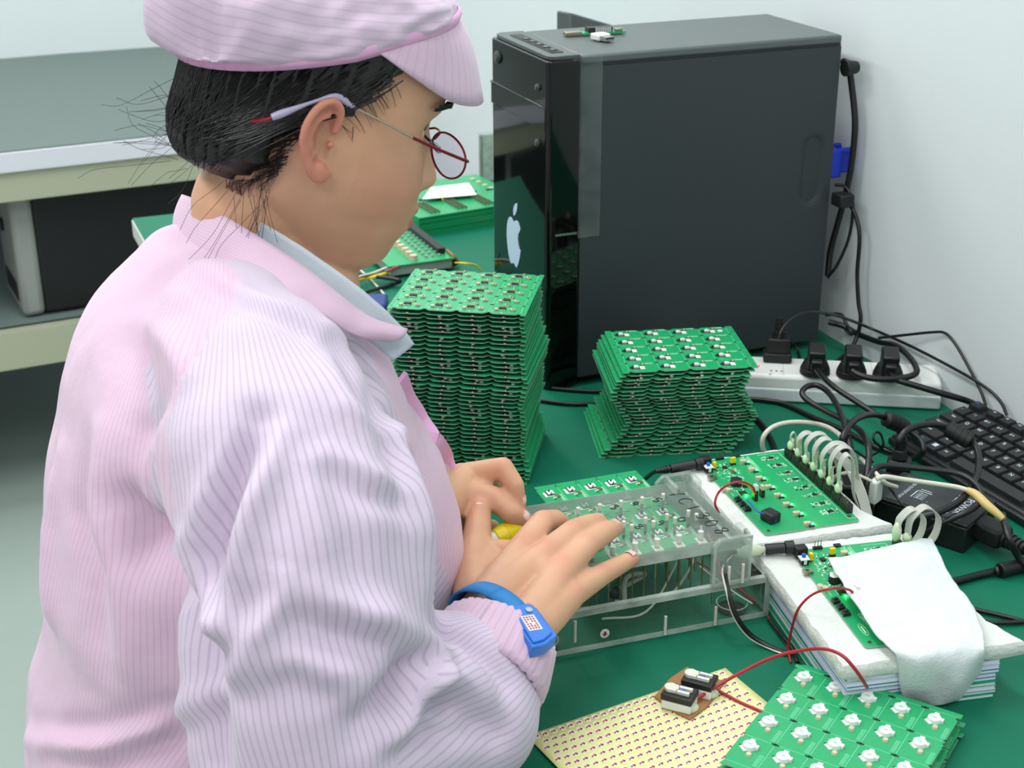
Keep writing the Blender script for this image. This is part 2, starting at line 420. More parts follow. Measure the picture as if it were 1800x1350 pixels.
# ------------------------------------------------------------------ circuit panels
# material slots used by every panel
PM = ['pcb', 'pcb_edge', 'pcb_line', 'pcb_dark', 'silk', 'chip', 'ceramic', 'dull_metal', 'white_plastic', 'yellow', 'pcb_under']
def panel_outline(nx, cw, D_, rail, W):
    """outline of a panel: rails on both ends, scalloped long edges"""
    P = []
    def edge(y, s):              # left to right for s=+1 (front edge, notches go +y)
        L = [(0, y-s*.0012), (rail-.0006, y-s*.0012), (rail-.0006, y+s*.0022), (rail+.0012, y+s*.0022)]
        for i in range(nx):
            a = rail+i*cw; b = a+cw
            L += [(a+.0016, y+s*.0030), (a+.0050, y), (b-.0050, y), (b-.0016, y+s*.0030)]
            if i < nx-1: L += [(b-.0010, y+s*.0046), (b+.0010, y+s*.0046)]
        L += [(W-rail-.0012, y+s*.0022), (W-rail+.0006, y+s*.0022), (W-rail+.0006, y-s*.0012), (W, y-s*.0012)]
        return L
    return edge(0, 1)+edge(D_, -1)[::-1]
TK = .0009
def panel_mb(nx, ny, W, D_, rail=.0055, lines=True):
    cw = (W-2*rail)/nx; ch = D_/ny
    mb = MB(); mb.prism(panel_outline(nx, cw, D_, rail, W), 0, TK, 1, 0, 10)
    if lines:
        z = TK+.00008
        for i in range(nx+1):
            x = rail+i*cw; mb.box(x-.0002, .003, TK-.0002, x+.0002, D_-.003, z, 2)
        for j in range(1, ny):
            y = j*ch; mb.box(rail, y-.00016, TK-.0002, W-rail, y+.00016, z, 2)
        for i in range(nx+1):
            for j in range(1, ny):
                x = rail+i*cw; y = j*ch; l = .0024 if 0 < i < nx else .0015
                mb.box(x-l, y-.0007, TK-.0002, x+l, y+.0007, z+.00004, 3); mb.box(x-.0007, y-.0016, TK-.0002, x+.0007, y+.0016, z+.00006, 3)
        for j in range(ny):
            for x in (rail*.5, W-rail*.5): mb.box(x-.0006, (j+.3)*ch-.0006, TK-.0002, x+.0006, (j+.3)*ch+.0006, z, 3)
            for x in (0, W-rail): mb.box(x, (j+1)*ch-.00015, TK-.0002, x+rail, (j+1)*ch+.00015, z, 2) if j < ny-1 else None
    return mb, cw, ch
def hatch(mb, x, y, dx, dy, n, m=4, z=TK):           # little rows of printed marks
    for i in range(n):
        for k in range(3):
            a = x+dx*i/n; b = y+dy*i/n+k*.0008
            mb.box(a, b, z-.0001, a+abs(dx)/n*.6+.0002, b+.0004, z+.00007, m)
def comp_switch(ch):         # black pointed pad, white switch, white square: local cell coordinates
    s = ch/.0245
    a = MB(); pts = [(.0010,.012),(.0038,.0150),(.0055,.0175),(.0112,.0175),(.0130,.0160),(.0130,.0072),(.0038,.0078)]
    a.prism([(x, y*s) for x, y in pts], TK, TK+.0002, 5); a.box(.0125, .0075*s, TK, .0178, .0150*s, TK+.0003, 8)
    b = MB(); b.prism([(.0062,.0098*s),(.0112,.0098*s),(.0112,.0140*s),(.0098,.0140*s),(.0095,.0155*s),(.0078,.0155*s),(.0075,.0140*s),(.0062,.0140*s)], TK, TK+.0018, 8)
    b.cyl((.009, .0118*s, TK+.0018), (.009, .0118*s, TK+.0024), .0016, n=10, m=8)
    return a, b
def comp_crystal(ch):
    c = MB(); c.box(-.0020, -.0017, TK, .0020, .0017, TK+.0012, 7); c.cyl((0, 0, TK+.0012), (0, 0, TK+.0017), .0012, n=10, m=6)
    return c
def comp_chip():
    c = MB(); c.box(-.0034, -.0026, TK+.0003, .0034, .0026, TK+.0020, 5); c.box(-.0034, .0040, TK, .0036, .0058, TK+.0010, 9)
    for i in range(4):
        for s in (-1, 1): c.box(-.0029+i*.0017, s*.0033-.0008, TK, -.0022+i*.0017, s*.0033+.0008, TK+.0009, 8)
    return c
def comp_can():
    c = MB(); c.box(-.0017, -.0015, TK, .0017, .0015, TK+.0008, 5); c.cyl((0, 0, TK), (0, 0, TK+.0022), .0019, n=12, m=6); return c
def comp_ring():
    c = MB(); c.box(-.0026, -.0024, TK, .0026, .0024, TK+.0005, 7); c.cyl((0, 0, TK+.0005), (0, 0, TK+.0018), .0021, n=12, m=6); c.cyl((0, 0, TK+.0018), (0, 0, TK+.0021), .0010, n=8, m=5); return c
def comp_white(s=1):         # white round sensor on a tilted square base with a small metal dot
    c = MB(); c.prism([(x*s, y*s) for x, y in ((-.0045,-.0018),(-.0010,-.0045),(.0035,.0010),(0,.0042))], TK, TK+.0008, 8)
    c.cyl((0, .0006*s, TK), (0, .0006*s, TK+.0028), .0037*s, .0033*s, n=22, m=8)
    c.box(-.0012*s, .0030*s, TK, .0012*s, .0055*s, TK+.0024, 8); c.box(.0030*s, -.0004*s, TK, .0046*s, .0020*s, TK+.0024, 8)
    c.box(-.0012*s, .0002*s, TK+.0027, .0012*s, .0012*s, TK+.00285, 2)
    d = MB().cyl((0, 0, TK), (0, 0, TK+.0018), .0016*s, .0013*s, n=12, m=6)
    return c, d
def mesh_cached(name, mb, mats=PM, smooth=35): return mesh_of(name, mb, mats, smooth)
def child(name, me, parent, x, y, z=0, rz=0, label=None, kind=None):
    o = bpy.data.objects.new(name, me); COL.objects.link(o); o.parent = parent; o.location = (x, y, z); o.rotation_euler = (0, 0, rz)
    INV[o.name] = None
    return _tag(o, label, None, None, kind)
def panel(me, label, loc, rz, group=None, name='circuit_board', rot=None):
    o = bpy.data.objects.new(name, me); COL.objects.link(o); o.location = [float(v) for v in loc]; o.rotation_euler = rot or (0, 0, rz)
    return _tag(o, label, 'circuit board', group)

ORD = ['', 'first', 'second', 'third', 'fourth', 'fifth', 'sixth', 'seventh', 'eighth', 'ninth', 'tenth', 'eleventh', 'twelfth']
def nth(k): return ORD[k] if k < len(ORD) else '%d%s' % (k, 'th' if k % 100 in (11, 12, 13) else {1: 'st', 2: 'nd', 3: 'rd'}.get(k % 10, 'th'))
def ordinal_label(i, n, kind, stack):
    up = n-i          # 1 = top
    if up == 1: return '%s, topmost of the %s' % (kind, stack)
    if i == 0: return '%s at the bottom of the %s' % (kind, stack)
    return '%s, %s from the top of the %s' % (kind, nth(up), stack)

# tall stack: origin = front left corner of the panel
W1, D1 = .1405, .1235
mb, cw1, ch1 = panel_mb(4, 5, W1, D1)
for i in range(4):
    for j in range(5):
        hatch(mb, .0055+i*cw1+.002, j*ch1+.006, .007, .004, 6); hatch(mb, .0055+i*cw1+.017, j*ch1+.014, .006, .003, 5)
        mb.box(.0055+i*cw1+.0125, j*ch1+.0025, TK, .0055+i*cw1+.0135, j*ch1+.0045, TK+.0001, 4)
top1 = mesh_cached('panel_top', mb)
mb, _, _ = panel_mb(4, 5, W1, D1, lines=False)
for s in range(6):      # marks on the rails and the outer cells, seen where panels are shifted
    y = s*D1/5
    for x in (.0055, W1-.0055): mb.box(x-.0002, y+.002, TK-.0002, x+.0002, min(D1, y+D1/5)-.002, TK+.0001, 2)
mid1 = mesh_cached('panel_mid', mb)
ec = MB(); ec.box(-.0018, -.0002, TK, .0018, .0022, TK+.0012, 7); ec.box(-.0007, -.0009, TK+.0002, .0007, .0002, TK+.0010, 8); edge_me = mesh_cached('edge_part', ec)
ec2 = MB(); ec2.box(-.0022, -.0020, -.0011, .0022, .0010, 0, 7); ec2.box(-.0010, -.0022, -.0009, .0006, -.0018, -.0001, 8); under_me = mesh_cached('under_part', ec2)
ec3 = MB(); ec3.box(-.005, .002, TK, .006, .009, TK+.0012, 5); ec3.box(.006, .003, TK, .009, .007, TK+.0014, 8); block_me = mesh_cached('inner_part', ec3)
chip_me = mesh_cached('chip', comp_chip()); can_me = mesh_cached('capacitor', comp_can()); ring_me = mesh_cached('button', comp_ring())
def stack(n, me, W, D_, cw, fl_bot, fl_top, rz, z_top, drift, kind, where, group, seed, name='circuit_board'):
    rs = random.Random(seed); gap = z_top/n; out = []
    for i in range(n):
        f = i/(n-1)
        dx, dy, da = drift(f, rs)
        x = fl_bot[0]*(1-f)+fl_top[0]*f+dx; y = fl_bot[1]*(1-f)+fl_top[1]*f+dy
        if i == n-1: x, y, da = fl_top[0], fl_top[1], 0
        lab = ordinal_label(i, n, kind, where)
        o = panel(me, lab or '%s %s, one of the many between its top five and its bottom' % (kind, where), (x, y, TZ+.0004+i*gap), rz+da, group, name)
        if i == n-1: out.append(o); continue
        for k in range(4):
            child('edge_connector', edge_me if rs.random() < .7 else under_me, o, .0055+(k+.52)*cw+rs.uniform(-.001, .001), .0004 if True else 0, 0)
        if rs.random() < .4:
            for k in range(4): child('chip', block_me, o, .0055+(k+.45)*cw, .001, 0)
        out.append(o)
    return out
a1 = math.radians(-31.5)
# the tall stack
def drift1(f, rs):
    s = .0012*math.sin(f*11+1)+.0014*math.sin(f*23)
    return s+rs.uniform(-.0012, .0012), -s*.6+rs.uniform(-.0012, .0012), rs.uniform(-.012, .012)+.03*math.sin(f*9)
fl_top1 = D(680, 535, .188)[:2]
fl_bot1 = D(925, 852, 0)[:2]-np.array([W1*math.cos(a1), W1*math.sin(a1)])
S1 = stack(40, mid1, W1, D1, cw1, fl_bot1, fl_top1, a1, .188, drift1, 'green circuit board panel', 'tall stack', 'circuit panels in the tall stack', 3)
tp = S1[-1]; tp.data = top1
for i in range(4):
    for j in range(5):
        x = .0055+i*cw1; y = j*ch1
        child('chip', chip_me, tp, x+.0125, y+.0095+.004); child('capacitor', can_me, tp, x+.0068, y+.0090); child('push_button', ring_me, tp, x+.0235, y+.0100)
        child('edge_connector', edge_me, tp, x+.017, y+ch1-.0025)

# the shorter stack
W2, D2 = .1445, .1205
mb, cw2, ch2 = panel_mb(4, 5, W2, D2, .0075)
for i in range(4):
    for j in range(5): hatch(mb, .0075+i*cw2+.0195, j*ch2+ch2-.0030, .0085, 0, 7)
top2 = mesh_cached('panel_top', mb)
mb, _, _ = panel_mb(4, 5, W2, D2, .0075, lines=False)
for s in range(5):
    y = s*D2/5
    for x in (.0075, W2-.0075): mb.box(x-.0002, y+.002, TK-.0002, x+.0002, y+D2/5-.002, TK+.0001, 2)
    for x in (0, W2-.0075): mb.box(x, y-.0001, TK-.0002, x+.0075, y+.0002, TK+.0001, 2)
    mb.box(.0068, y-.001, TK-.0002, .0084, y+.001, TK+.0002, 3)
mid2 = mesh_cached('panel_mid', mb)
pa, pb = comp_switch(ch2); pad_me = mesh_cached('pad', pa); sw_me = mesh_cached('switch', pb); cry_me = mesh_cached('crystal', comp_crystal(ch2))
a2 = math.radians(-16.0)
def drift2(f, rs):
    s = .012*math.sin(f*7.5-1.2)*(1-f*.2)
    return s+rs.uniform(-.002, .002), rs.uniform(-.0015, .0015), rs.uniform(-.012, .012)
fl_top2 = D(1095, 652, .101)[:2]; fl_bot2 = D(1072, 803, 0)[:2]
S2 = stack(24, mid2, W2, D2, cw2, fl_bot2, fl_top2, a2, .102, drift2, 'green circuit board panel', 'shorter stack by the power strip', 'circuit panels in the shorter stack', 8)
tp = S2[-1]; tp.data = top2
for i in range(4):
    for j in range(5):
        x = .0075+i*cw2; y = j*ch2
        child('solder_pad', pad_me, tp, x, y, label='black and white printed pad'); child('white_switch', sw_me, tp, x, y); child('crystal', cry_me, tp, x+.0165, y+ch2*.74)
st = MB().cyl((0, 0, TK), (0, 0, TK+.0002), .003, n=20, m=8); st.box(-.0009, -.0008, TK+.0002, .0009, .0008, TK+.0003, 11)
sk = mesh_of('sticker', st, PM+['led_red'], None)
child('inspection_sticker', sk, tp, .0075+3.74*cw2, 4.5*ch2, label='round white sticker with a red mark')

# foreground stack, bottom right
W3, D3 = .131, .150
mb, cw3, ch3 = panel_mb(5, 4, W3, D3, .0001)
mb = MB(); rail = .0055
cw3 = W3/5; ch3 = (D3-2*rail)/4
P = [(0, 0)]+[(W3, 0)]
for i in range(4, -1, -1):
    pass
out3 = [(0, 0), (W3, 0)]
for j in range(4):
    y = rail+j*ch3; out3 += [(W3, y), (W3-.0018, y+.0005), (W3-.0018, y+.003), (W3, y+.004), (W3, y+ch3-.004), (W3-.0018, y+ch3-.003)]
out3 += [(W3-.0018, D3-rail), (W3+.0015, D3-rail+.0004), (W3+.0015, D3), (.004, D3), (.003, D3-.002), (-.0015, D3-.002), (-.0015, D3-rail)]
for j in range(3, -1, -1):
    y = rail+j*ch3; out3 += [(.0018, y+ch3-.0012), (.0018, y+ch3-.003), (0, y+ch3-.004), (0, y+.004), (.0018, y+.003), (.0018, y+.001)]
mb.prism(out3, 0, TK, 1, 0, 10)
for i in range(1, 5): mb.box(i*cw3-.0002, rail, TK-.0002, i*cw3+.0002, D3-rail, TK+.0001, 2)
for j in range(5):
    y = rail+j*ch3; mb.box(0, y-.0002, TK-.0002, W3, y+.0002, TK+.0001, 2)
    for i in range(1, 5):
        x = i*cw3; mb.box(x-.0030, y-.0008, TK-.0002, x+.0030, y+.0008, TK+.00014, 3); mb.box(x-.0009, y-.0015, TK-.0002, x+.0009, y+.0015, TK+.00016, 3)
for i in range(5):
    for j in range(4):
        for k in range(3):
            x = i*cw3+cw3-.0045+k*.0012; y = rail+j*ch3+.003
            for q in range(7): mb.box(x-.0003, y+q*.0022, TK-.0001, x+.0004, y+q*.0022+.0014, TK+.0001, 2)
        mb.box(i*cw3+.003, rail+j*ch3+.021, TK-.0001, i*cw3+.0045, rail+j*ch3+.022, TK+.0001, 3)
top3 = mesh_cached('panel_top', mb)
wc, wd = comp_white(1.5); wc_me = mesh_cached('sensor', wc, smooth=40); wd_me = mesh_cached('dot', wd)
c0 = D(1405, 1163, .021); c1 = D(1685, 1252, .021); a3 = math.atan2(c1[1]-c0[1], c1[0]-c0[0])
n3 = 5
for k in range(n3):
    da = (0.012, -.01, .016, -.006, 0)[k]; off = (.0035, .0015, .004, -.001, 0)[k]
    ca, sa = math.cos(a3), math.sin(a3)
    o3 = c0[:2]-D3*np.array([-sa, ca])+off*np.array([ca, sa])
    if k < n3-1: o3 = o3+np.array([.0015, .001])*((-1)**k)
    lab = ordinal_label(k, n3, 'green board panel with white round parts', 'foreground stack')
    o = panel(top3, lab, (o3[0], o3[1], TZ+.0004+k*.0046), a3+da, 'circuit panels in the foreground stack')
    for i in range(5):
        for j in range(4):
            if k < n3-1 and i not in (0, 4) and j != 3: continue
            x = i*cw3+cw3*.42; y = rail+j*ch3+ch3*.62
            child('white_sensor', wc_me, o, x, y, rz=math.radians(0)); child('metal_dot', wd_me, o, x+.0035, y-.0085)

# far-left stack behind, seen between the face and the tower
def flat_board(w, d, h=.0016):
    mb = MB().box(0, 0, 0, w, d, h, 0); return mb
z = .030
q0 = D(765, 412, 0); q1 = D(880, 393, 0); aB = math.atan2(q1[1]-q0[1], q1[0]-q0[0])
WB, DB = .20, .19; base = q0[:2]-np.array([math.cos(aB), math.sin(aB)])*.028
nB = 13
rs = random.Random(4)
for k in range(nB):
    mb = flat_board(WB, DB, .0018)
    lab = ordinal_label(k, nB, 'flat green circuit board', 'neat pile at the far back')
    mb.v = [(x, y, zz) for x, y, zz in mb.v]
    me = mesh_of('board', mb, ['pcb'], None)
    o = panel(me, lab, (base[0]+rs.uniform(-.0008, .0008), base[1]+rs.uniform(-.0008, .0008), TZ+.0003+k*.0024), aB, 'boards in the neat pile at the back', 'circuit_board')
    if k == nB-1:
        for r in range(4):
            pm = MB()
            for i in range(3):
                for j in range(9): pm.cyl((.028+r*.048+i*.0065, .012+j*.0072, .0018), (.028+r*.048+i*.0065, .012+j*.0072, .0058), .0018, n=8, m=0); 
            me2 = mesh_of('pins', pm, ['dull_metal'], 35); child('pin_block', me2, o, 0, 0)
        for i in range(6):
            cm = MB().box(0, 0, .0018, .012, .004, .0035); child('chip', mesh_of('chip', cm, ['chip'], None), o, .012+i*.031, .088)
        for i in range(4):
            cm = MB().box(0, 0, .0018, .008, .008, .0040); child('connector', mesh_of('connector', cm, ['ceramic'], None), o, .174, .090+i*.022)
# side pins hanging at the left end of the pile
ps = MB()
zt_ = TZ+.0003+nB*.0024
pp = MB(); 
A0 = D(738, 385, zt_-TZ+.0007); A1 = D(828, 366, zt_-TZ+.0007); A2 = D(838, 345, zt_-TZ); A3 = D(832, 320, zt_-TZ+.001); A4 = D(752, 336, zt_-TZ+.001)
pp.add([tuple(p) for p in (A0+[0,0,.003], D(745,352,zt_-TZ+.004), D(836,345,zt_-TZ+.004), A3+[0,0,.004], A4+[0,0,.003])], [(1, 2, 3, 4)], 0)
bpv = [D(742, 350, zt_-TZ+.006), D(838, 342, zt_-TZ+.006), D(824, 321, zt_-TZ+.006), D(758, 329, zt_-TZ+.006)]
pp = MB(); pp.add([tuple(p) for p in bpv]+[tuple(p-np.array([0,0,.0006])) for p in bpv], [(0,1,2,3), (7,6,5,4), (0,4,5,1), (1,5,6,2), (2,6,7,3), (3,7,4,0)])
solo('paper_note', pp, 'paper', 'white paper slip lying on the neat pile of boards at the back', 'paper', smooth=None)
tb = MB().tube([D(765, 330, zt_-TZ+.007), D(772, 340, zt_-TZ+.008), D(779, 352, zt_-TZ+.007)], .0005, n=6)
solo('rubber_band', tb, 'yellow', 'thin yellow rubber band over the paper slip on the boards', 'rubber band')
# clear box behind
b0 = D(838, 345, 0); bx, by = D(858, 318, .03)[:2]
t = thing('clear_box', 'clear acrylic box on the mat behind the tower, beside the neat board pile', 'box', (bx+.07, by+.06, TZ))
w_ = .004
x0, y0, x1, y1, h_ = bx-.035, by+.015, bx+.16, by+.15, .085
x0, y0 = D(846, 322, 0)[:2]; x1 = x0+.13; y1 = min(y0+.10, DY1-.01)
bb = MB().box(x0, y0, TZ, x1, y1, TZ+w_).box(x0, y0, TZ, x0+w_, y1, TZ+h_).box(x1-w_, y0, TZ, x1, y1, TZ+h_).box(x0, y0, TZ, x1, y0+w_, TZ+h_).box(x0, y1-w_, TZ, x1, y1, TZ+h_)
part('body', bb, 'frosted_acrylic', t); part('lid', MB().box(x0-.002, y0-.002, TZ+h_, x1+.002, y1+.002, TZ+h_+.004), 'plate_acrylic', t)

# populated board on an aluminium tray, tangled wires
T0 = D(686, 470, .018); T1 = D(795, 455, .018); aT = math.atan2(T1[1]-T0[1], T1[0]-T0[0])
LT = float(np.linalg.norm((T1-T0)[:2]))
t = thing('display_board', 'green circuit board mounted on a grey metal tray at the back, below the woman\'s chin', 'circuit board', (T0[0], T0[1], TZ), aT)
dT = .17
part('tray', MB().box(0, 0, .004, LT, dT, .018), 'grey_plastic', t, world=False, bevel=.001, label='grey metal tray')
part('board', MB().box(-.003, -.002, .018, LT+.003, dT, .0200), 'pcb', t, world=False)
part('long_connector', MB().box(LT-.014, .022, .020, LT-.002, dT-.008, .029), 'chip', t, world=False, bevel=.001)
for i in range(8):
    part('white_connector', MB().cyl((LT*.42, .012+i*.018, .020), (LT*.42, .012+i*.018, .028), .0055, n=12).box(LT*.42-.004, .016+i*.018, .020, LT*.42+.004, .021+i*.018, .024), 'ceramic', t, world=False)
for i in range(9):
    c = MB()
    for k in range(3): c.box(LT*.62+k*.010, .015+i*.015, .020, LT*.62+k*.010+.004, .019+i*.015, .0225)
    part('chip_row', c, 'grey_plastic', t, world=False)
for zq in (.0, ): part('foot', MB().box(.005, .005, 0, LT-.005, dT-.01, .004), 'dark_rubber', t, world=False)
def wire(name, label, pts, r, mt, cat='cable', flat=None, n=8, sub=6):
    return solo(name, MB().tube([D(*p) for p in pts], r, n=n, sub=sub, flat=flat), mt, label, cat, smooth=60)
wire('wire', 'red wire in the tangle on the mat under the woman\'s chin', [(595, 500, .01), (640, 486, .014), (668, 482, .012), (700, 468, .02)], .0016, 'red_wire')
wire('wire', 'white wire in the tangle on the mat under the woman\'s chin', [(600, 508, .012), (628, 488, .018), (655, 480, .016), (680, 470, .02)], .0018, 'white_cable')
wire('wire', 'thick black wire looping on the mat left of the tall panel stack', [(600, 478, .006), (640, 484, .010), (700, 492, .012), (690, 500, .004), (640, 515, .006), (620, 530, .004)], .003, 'black_cable')
wire('wire', 'yellow wire in the tangle left of the tall panel stack', [(630, 492, .008), (660, 486, .012), (684, 478, .012)], .0024, 'yellow')
wire('wire', 'straight white wire lying on the mat under the tangle', [(618, 462, .002), (650, 490, .002), (676, 518, .002)], .0016, 'white_cable')
wire('wire', 'thin yellow and orange wire at the right end of the tray board', [(800, 462, .012), (818, 463, .02), (835, 466, .014), (846, 476, .003)], .0014, 'yellow')
wire('wire', 'thin brown wire leaving the tray board connector', [(785, 440, .02), (795, 448, .022), (806, 460, .01)], .0022, 'cardboard')
solo('wire_plug', MB().cyl(D(790, 462, .008), D(804, 458, .010), .008, .006, n=14), 'black_plastic', 'small black plug at the right end of the tray board', 'plug')
wire('cable', 'white cable loop peeking out left of the computer tower', [(884, 396, .004), (874, 398, .004), (871, 406, .004), (878, 413, .004), (890, 414, .004)], .0025, 'white_cable')
bc = MB(); bc.T = fr(D(655, 540, 0), math.radians(-20)); bc.box(-.03, -.02, .001, .02, .03, .010)
solo('blue_tray', bc, 'dark_blue', 'dark blue plastic piece on the mat left of the tall panel stack', 'tray', bevel=.004)
# ------------------------------------------------------------------ acrylic test fixture
FA = math.radians(-3.2); FO = (.390, .955)
FM = fr((FO[0], FO[1], TZ), FA)
def FP(x, y, z): return FM @ Vector((x, y, z))
FL, FD, FH = .2235, .168, .041; wt = .005
t = thing('test_fixture', 'clear acrylic test fixture with a hinged press plate under the hands', 'test fixture', (FO[0], FO[1], TZ), FA)
P_ = lambda n, mb, mt, **k: part(n, mb, mt, t, world=False, **k)
P_('base_plate', MB().box(0, 0, .002, FL, FD, .002+wt), 'clear_acrylic', bevel=.0006)
P_('top_plate', MB().box(0, 0, FH-wt, FL, FD, FH), 'clear_acrylic', bevel=.0006)
P_('front_wall', MB().box(.0, .0005, .002+wt, FL, wt, FH-wt), 'clear_acrylic')
P_('side_wall', MB().box(FL-wt, wt, .002+wt, FL-.0005, FD-wt, FH-wt), 'clear_acrylic')
P_('side_wall', MB().box(.0005, wt, .002+wt, wt, FD-wt, FH-wt), 'clear_acrylic')
P_('rear_wall', MB().box(.0, FD-wt, .002+wt, FL, FD-.0005, FH-wt), 'clear_acrylic')
# cloudy glued edges
e = MB()
for z in (.002, FH-wt): e.box(.0, -.0004, z, FL, -.0001, z+wt)
for x in (0, FL-wt): e.box(x, -.0004, .002, x+wt, -.0001, FH)
e.box(FL+.0001, 0, FH-wt, FL+.0004, FD, FH).box(FL+.0001, 0, .002, FL+.0004, FD, .002+wt).box(FL+.0001, 0, .002, FL+.0004, wt, FH).box(FL+.0001, FD-wt, .002, FL+.0004, FD, FH)
e.box(0, 0, FH+.0001, FL, wt, FH+.0004).box(FL-wt, 0, FH+.0001, FL, FD, FH+.0004)
P_('glued_edge', e, 'frosted_acrylic', label='cloudy glued acrylic edges')
for x, y in ((.022, .02), (FL-.024, .022), (FL-.024, FD-.02), (.022, FD-.02)):
    P_('rubber_foot', MB().cyl((x, y, 0), (x, y, .002), .0125, n=28), 'dark_rubber')
    P_('foot_ring', MB().tube([(x+.0135*math.cos(a), y+.0135*math.sin(a), .0074) for a in np.linspace(0, 2*math.pi, 29)], .0006, n=5, sub=1), 'frosted_acrylic')
for x in (.043, .125, .172):
    P_('nylon_pin', MB().cyl((x, -.0016, .014 if x < .1 else .004), (x, -.0016, .034 if x < .1 else .022), .0013, n=10), 'off_white')
for x, y in ((.172, .006), (FL-.008, .10)):
    P_('screw', MB().cyl((x, y, FH), (x, y, FH+.0016), .0035, .0028, n=16).cyl((x, y, FH-.02), (x, y, FH), .0014, n=8), 'chrome')
a = MB().cyl((.070, -.0012, .016), (.070, -.0006, .016), .0042, n=24, m=0)
a.T = Matrix(((1, 0, 0, .070), (0, 0, -1, -.0013), (0, 1, 0, .016), (0, 0, 0, 1))); a.prism([(-.0011, .001), (-.0011, 0), (-.0024, 0), (0, -.0026), (.0024, 0), (.0011, 0), (.0011, .001), (.0006, .0022), (-.0006, .0022)], 0, .0002, 1)
P_('arrow_sticker', a, ['white_plastic', 'red_wire'], label='round white sticker with a red arrow')
# probe pins between top plate and panel
PZ = .066
for i, x in enumerate(np.linspace(.077, .176, 10)):
    for j, y in enumerate((.036, .062, .088)):
        if (i+j) % 4 == 3 and j: continue
        top = PZ-.001
        P_('probe_pin', MB().cyl((x, y, .012), (x, y, top-.008), .0007, n=8).cyl((x, y, top-.008), (x, y, top), .0004, n=6).cyl((x, y, FH), (x, y, FH+.006), .0010, n=8), 'brass')
for x in (.085, .128, .166):
    P_('guide_post', MB().cyl((x, .030, FH), (x, .030, PZ-.0005), .0013, n=10), 'chrome')
# press plate
px0, px1, py0, py1, pz0, pz1 = .022, .195, .003, .114, .0725, .0835
P_('press_plate', MB().box(px0, py0, pz0, px1, py1, pz1), 'plate_acrylic', bevel=.0008, label='thick clear acrylic press plate with handwriting')
e = MB().box(px0, py0-.0004, pz0, px1, py0-.0001, pz1).box(px1+.0001, py0, pz0, px1+.0004, py1, pz1).box(px0, py1+.0001, pz0, px1, py1+.0004, pz1)
P_('plate_edge', e, 'frosted_acrylic', label='cloudy sawn plate edges')
for i in range(5):
    for (dx, y) in ((.004, .094), (.012, .058), (.016, .050)):
        x = .0775+i*.0203+dx
        if x > px1-.014: continue
        p = MB().cyl((x, y, pz1-.004), (x, y, pz1+.0018), .0017, n=12, m=0).cyl((x, y, pz0-.0005), (x, y, pz1-.004), .0015, n=12, m=2).cyl((x, y, pz0-.0045), (x, y, pz0-.0005), .0009, .0017, n=12, m=1)
        P_('press_pin', p, ['off_white', 'black_plastic', 'grey_plastic'])
    x = .0775+i*.0203+.010
    P_('press_pad', MB().box(x-.004, .022, pz0-.002, x+.004, .032, pz0-.0002).cyl((x, .028, pz0+.001), (x, .028, pz0+.008), .0025, n=12), 'off_white')
    P_('press_tip', MB().cyl((x+.008, .012, pz0), (x+.008, .012, PZ+.0015), .0026, .0013, n=12), 'black_plastic')
# handwriting on the plate, written to be read from the right-hand end
def note(txt, x, y, s, ang, seg_scale=1):
    T = Matrix.Translation((x, y, pz1)) @ Matrix.Rotation(ang, 4, 'Z')
    return text_mb(txt, s, T=T, z=.0003)
LET = {'Y': [[(0,1),(.35,.5),(.3,0)],[(.7,1.05),(.35,.5)]], 'C': [[(.7,.9),(.4,1.02),(.08,.7),(.05,.3),(.35,0),(.7,.12)]], '1': [[(.3,1),(.25,0)]],
       '3': [[(.1,.9),(.4,1),(.62,.8),(.3,.55),(.65,.35),(.4,0),(.05,.1)]], '0': [[(.35,1),(.05,.6),(.15,.05),(.5,.02),(.68,.5),(.35,1)]],
       '8': [[(.6,.9),(.3,1),(.15,.75),(.6,.35),(.4,0),(.1,.2),(.55,.7),(.6,.9)]], '4': [[(.4,1),(.05,.4),(.7,.42)],[(.5,.75),(.42,-.05)]],
       '5': [[(.65,1),(.2,.95),(.15,.55),(.55,.5),(.5,.05),(.05,.05)]], '2': [[(.05,.8),(.35,1),(.6,.75),(.05,.05),(.7,.05)]], '9': [[(.6,.8),(.3,1),(.1,.7),(.35,.5),(.6,.8),(.5,0)]], '6': [[(.55,1),(.15,.5),(.2,.05),(.55,.1),(.55,.45),(.18,.4)]]}
hw = MB()
def scribble(txt, pos, step, size, ang):
    x, y = pos
    ca, sa = math.cos(ang), math.sin(ang)
    for i, c in enumerate(txt):
        for st_ in LET.get(c, []):
            pts = [(x+step[0]*i+size*(a*ca-b*sa), y+step[1]*i+size*(a*sa+b*ca), pz1+.0002) for a, b in st_]
            hw.tube(pts, .0005, n=5, sub=5)
scribble('YC1308', (.168, .096), (.0016, -.0150), .0125, math.radians(-78))
for k, (txt, i) in enumerate((('3', 1), ('4', 2), ('5', 3))): scribble(txt, (.0815+i*.0205+.006, .088), (0, 0), .0085, math.radians(-60))
for k, (txt, i) in enumerate((('8', 2), ('9', 3), ('0', 4))): scribble(txt, (.0775+i*.0203-.004, .048), (0, 0), .0085, math.radians(-60))
P_('handwriting', hw, 'black_plastic', label='black marker handwriting')
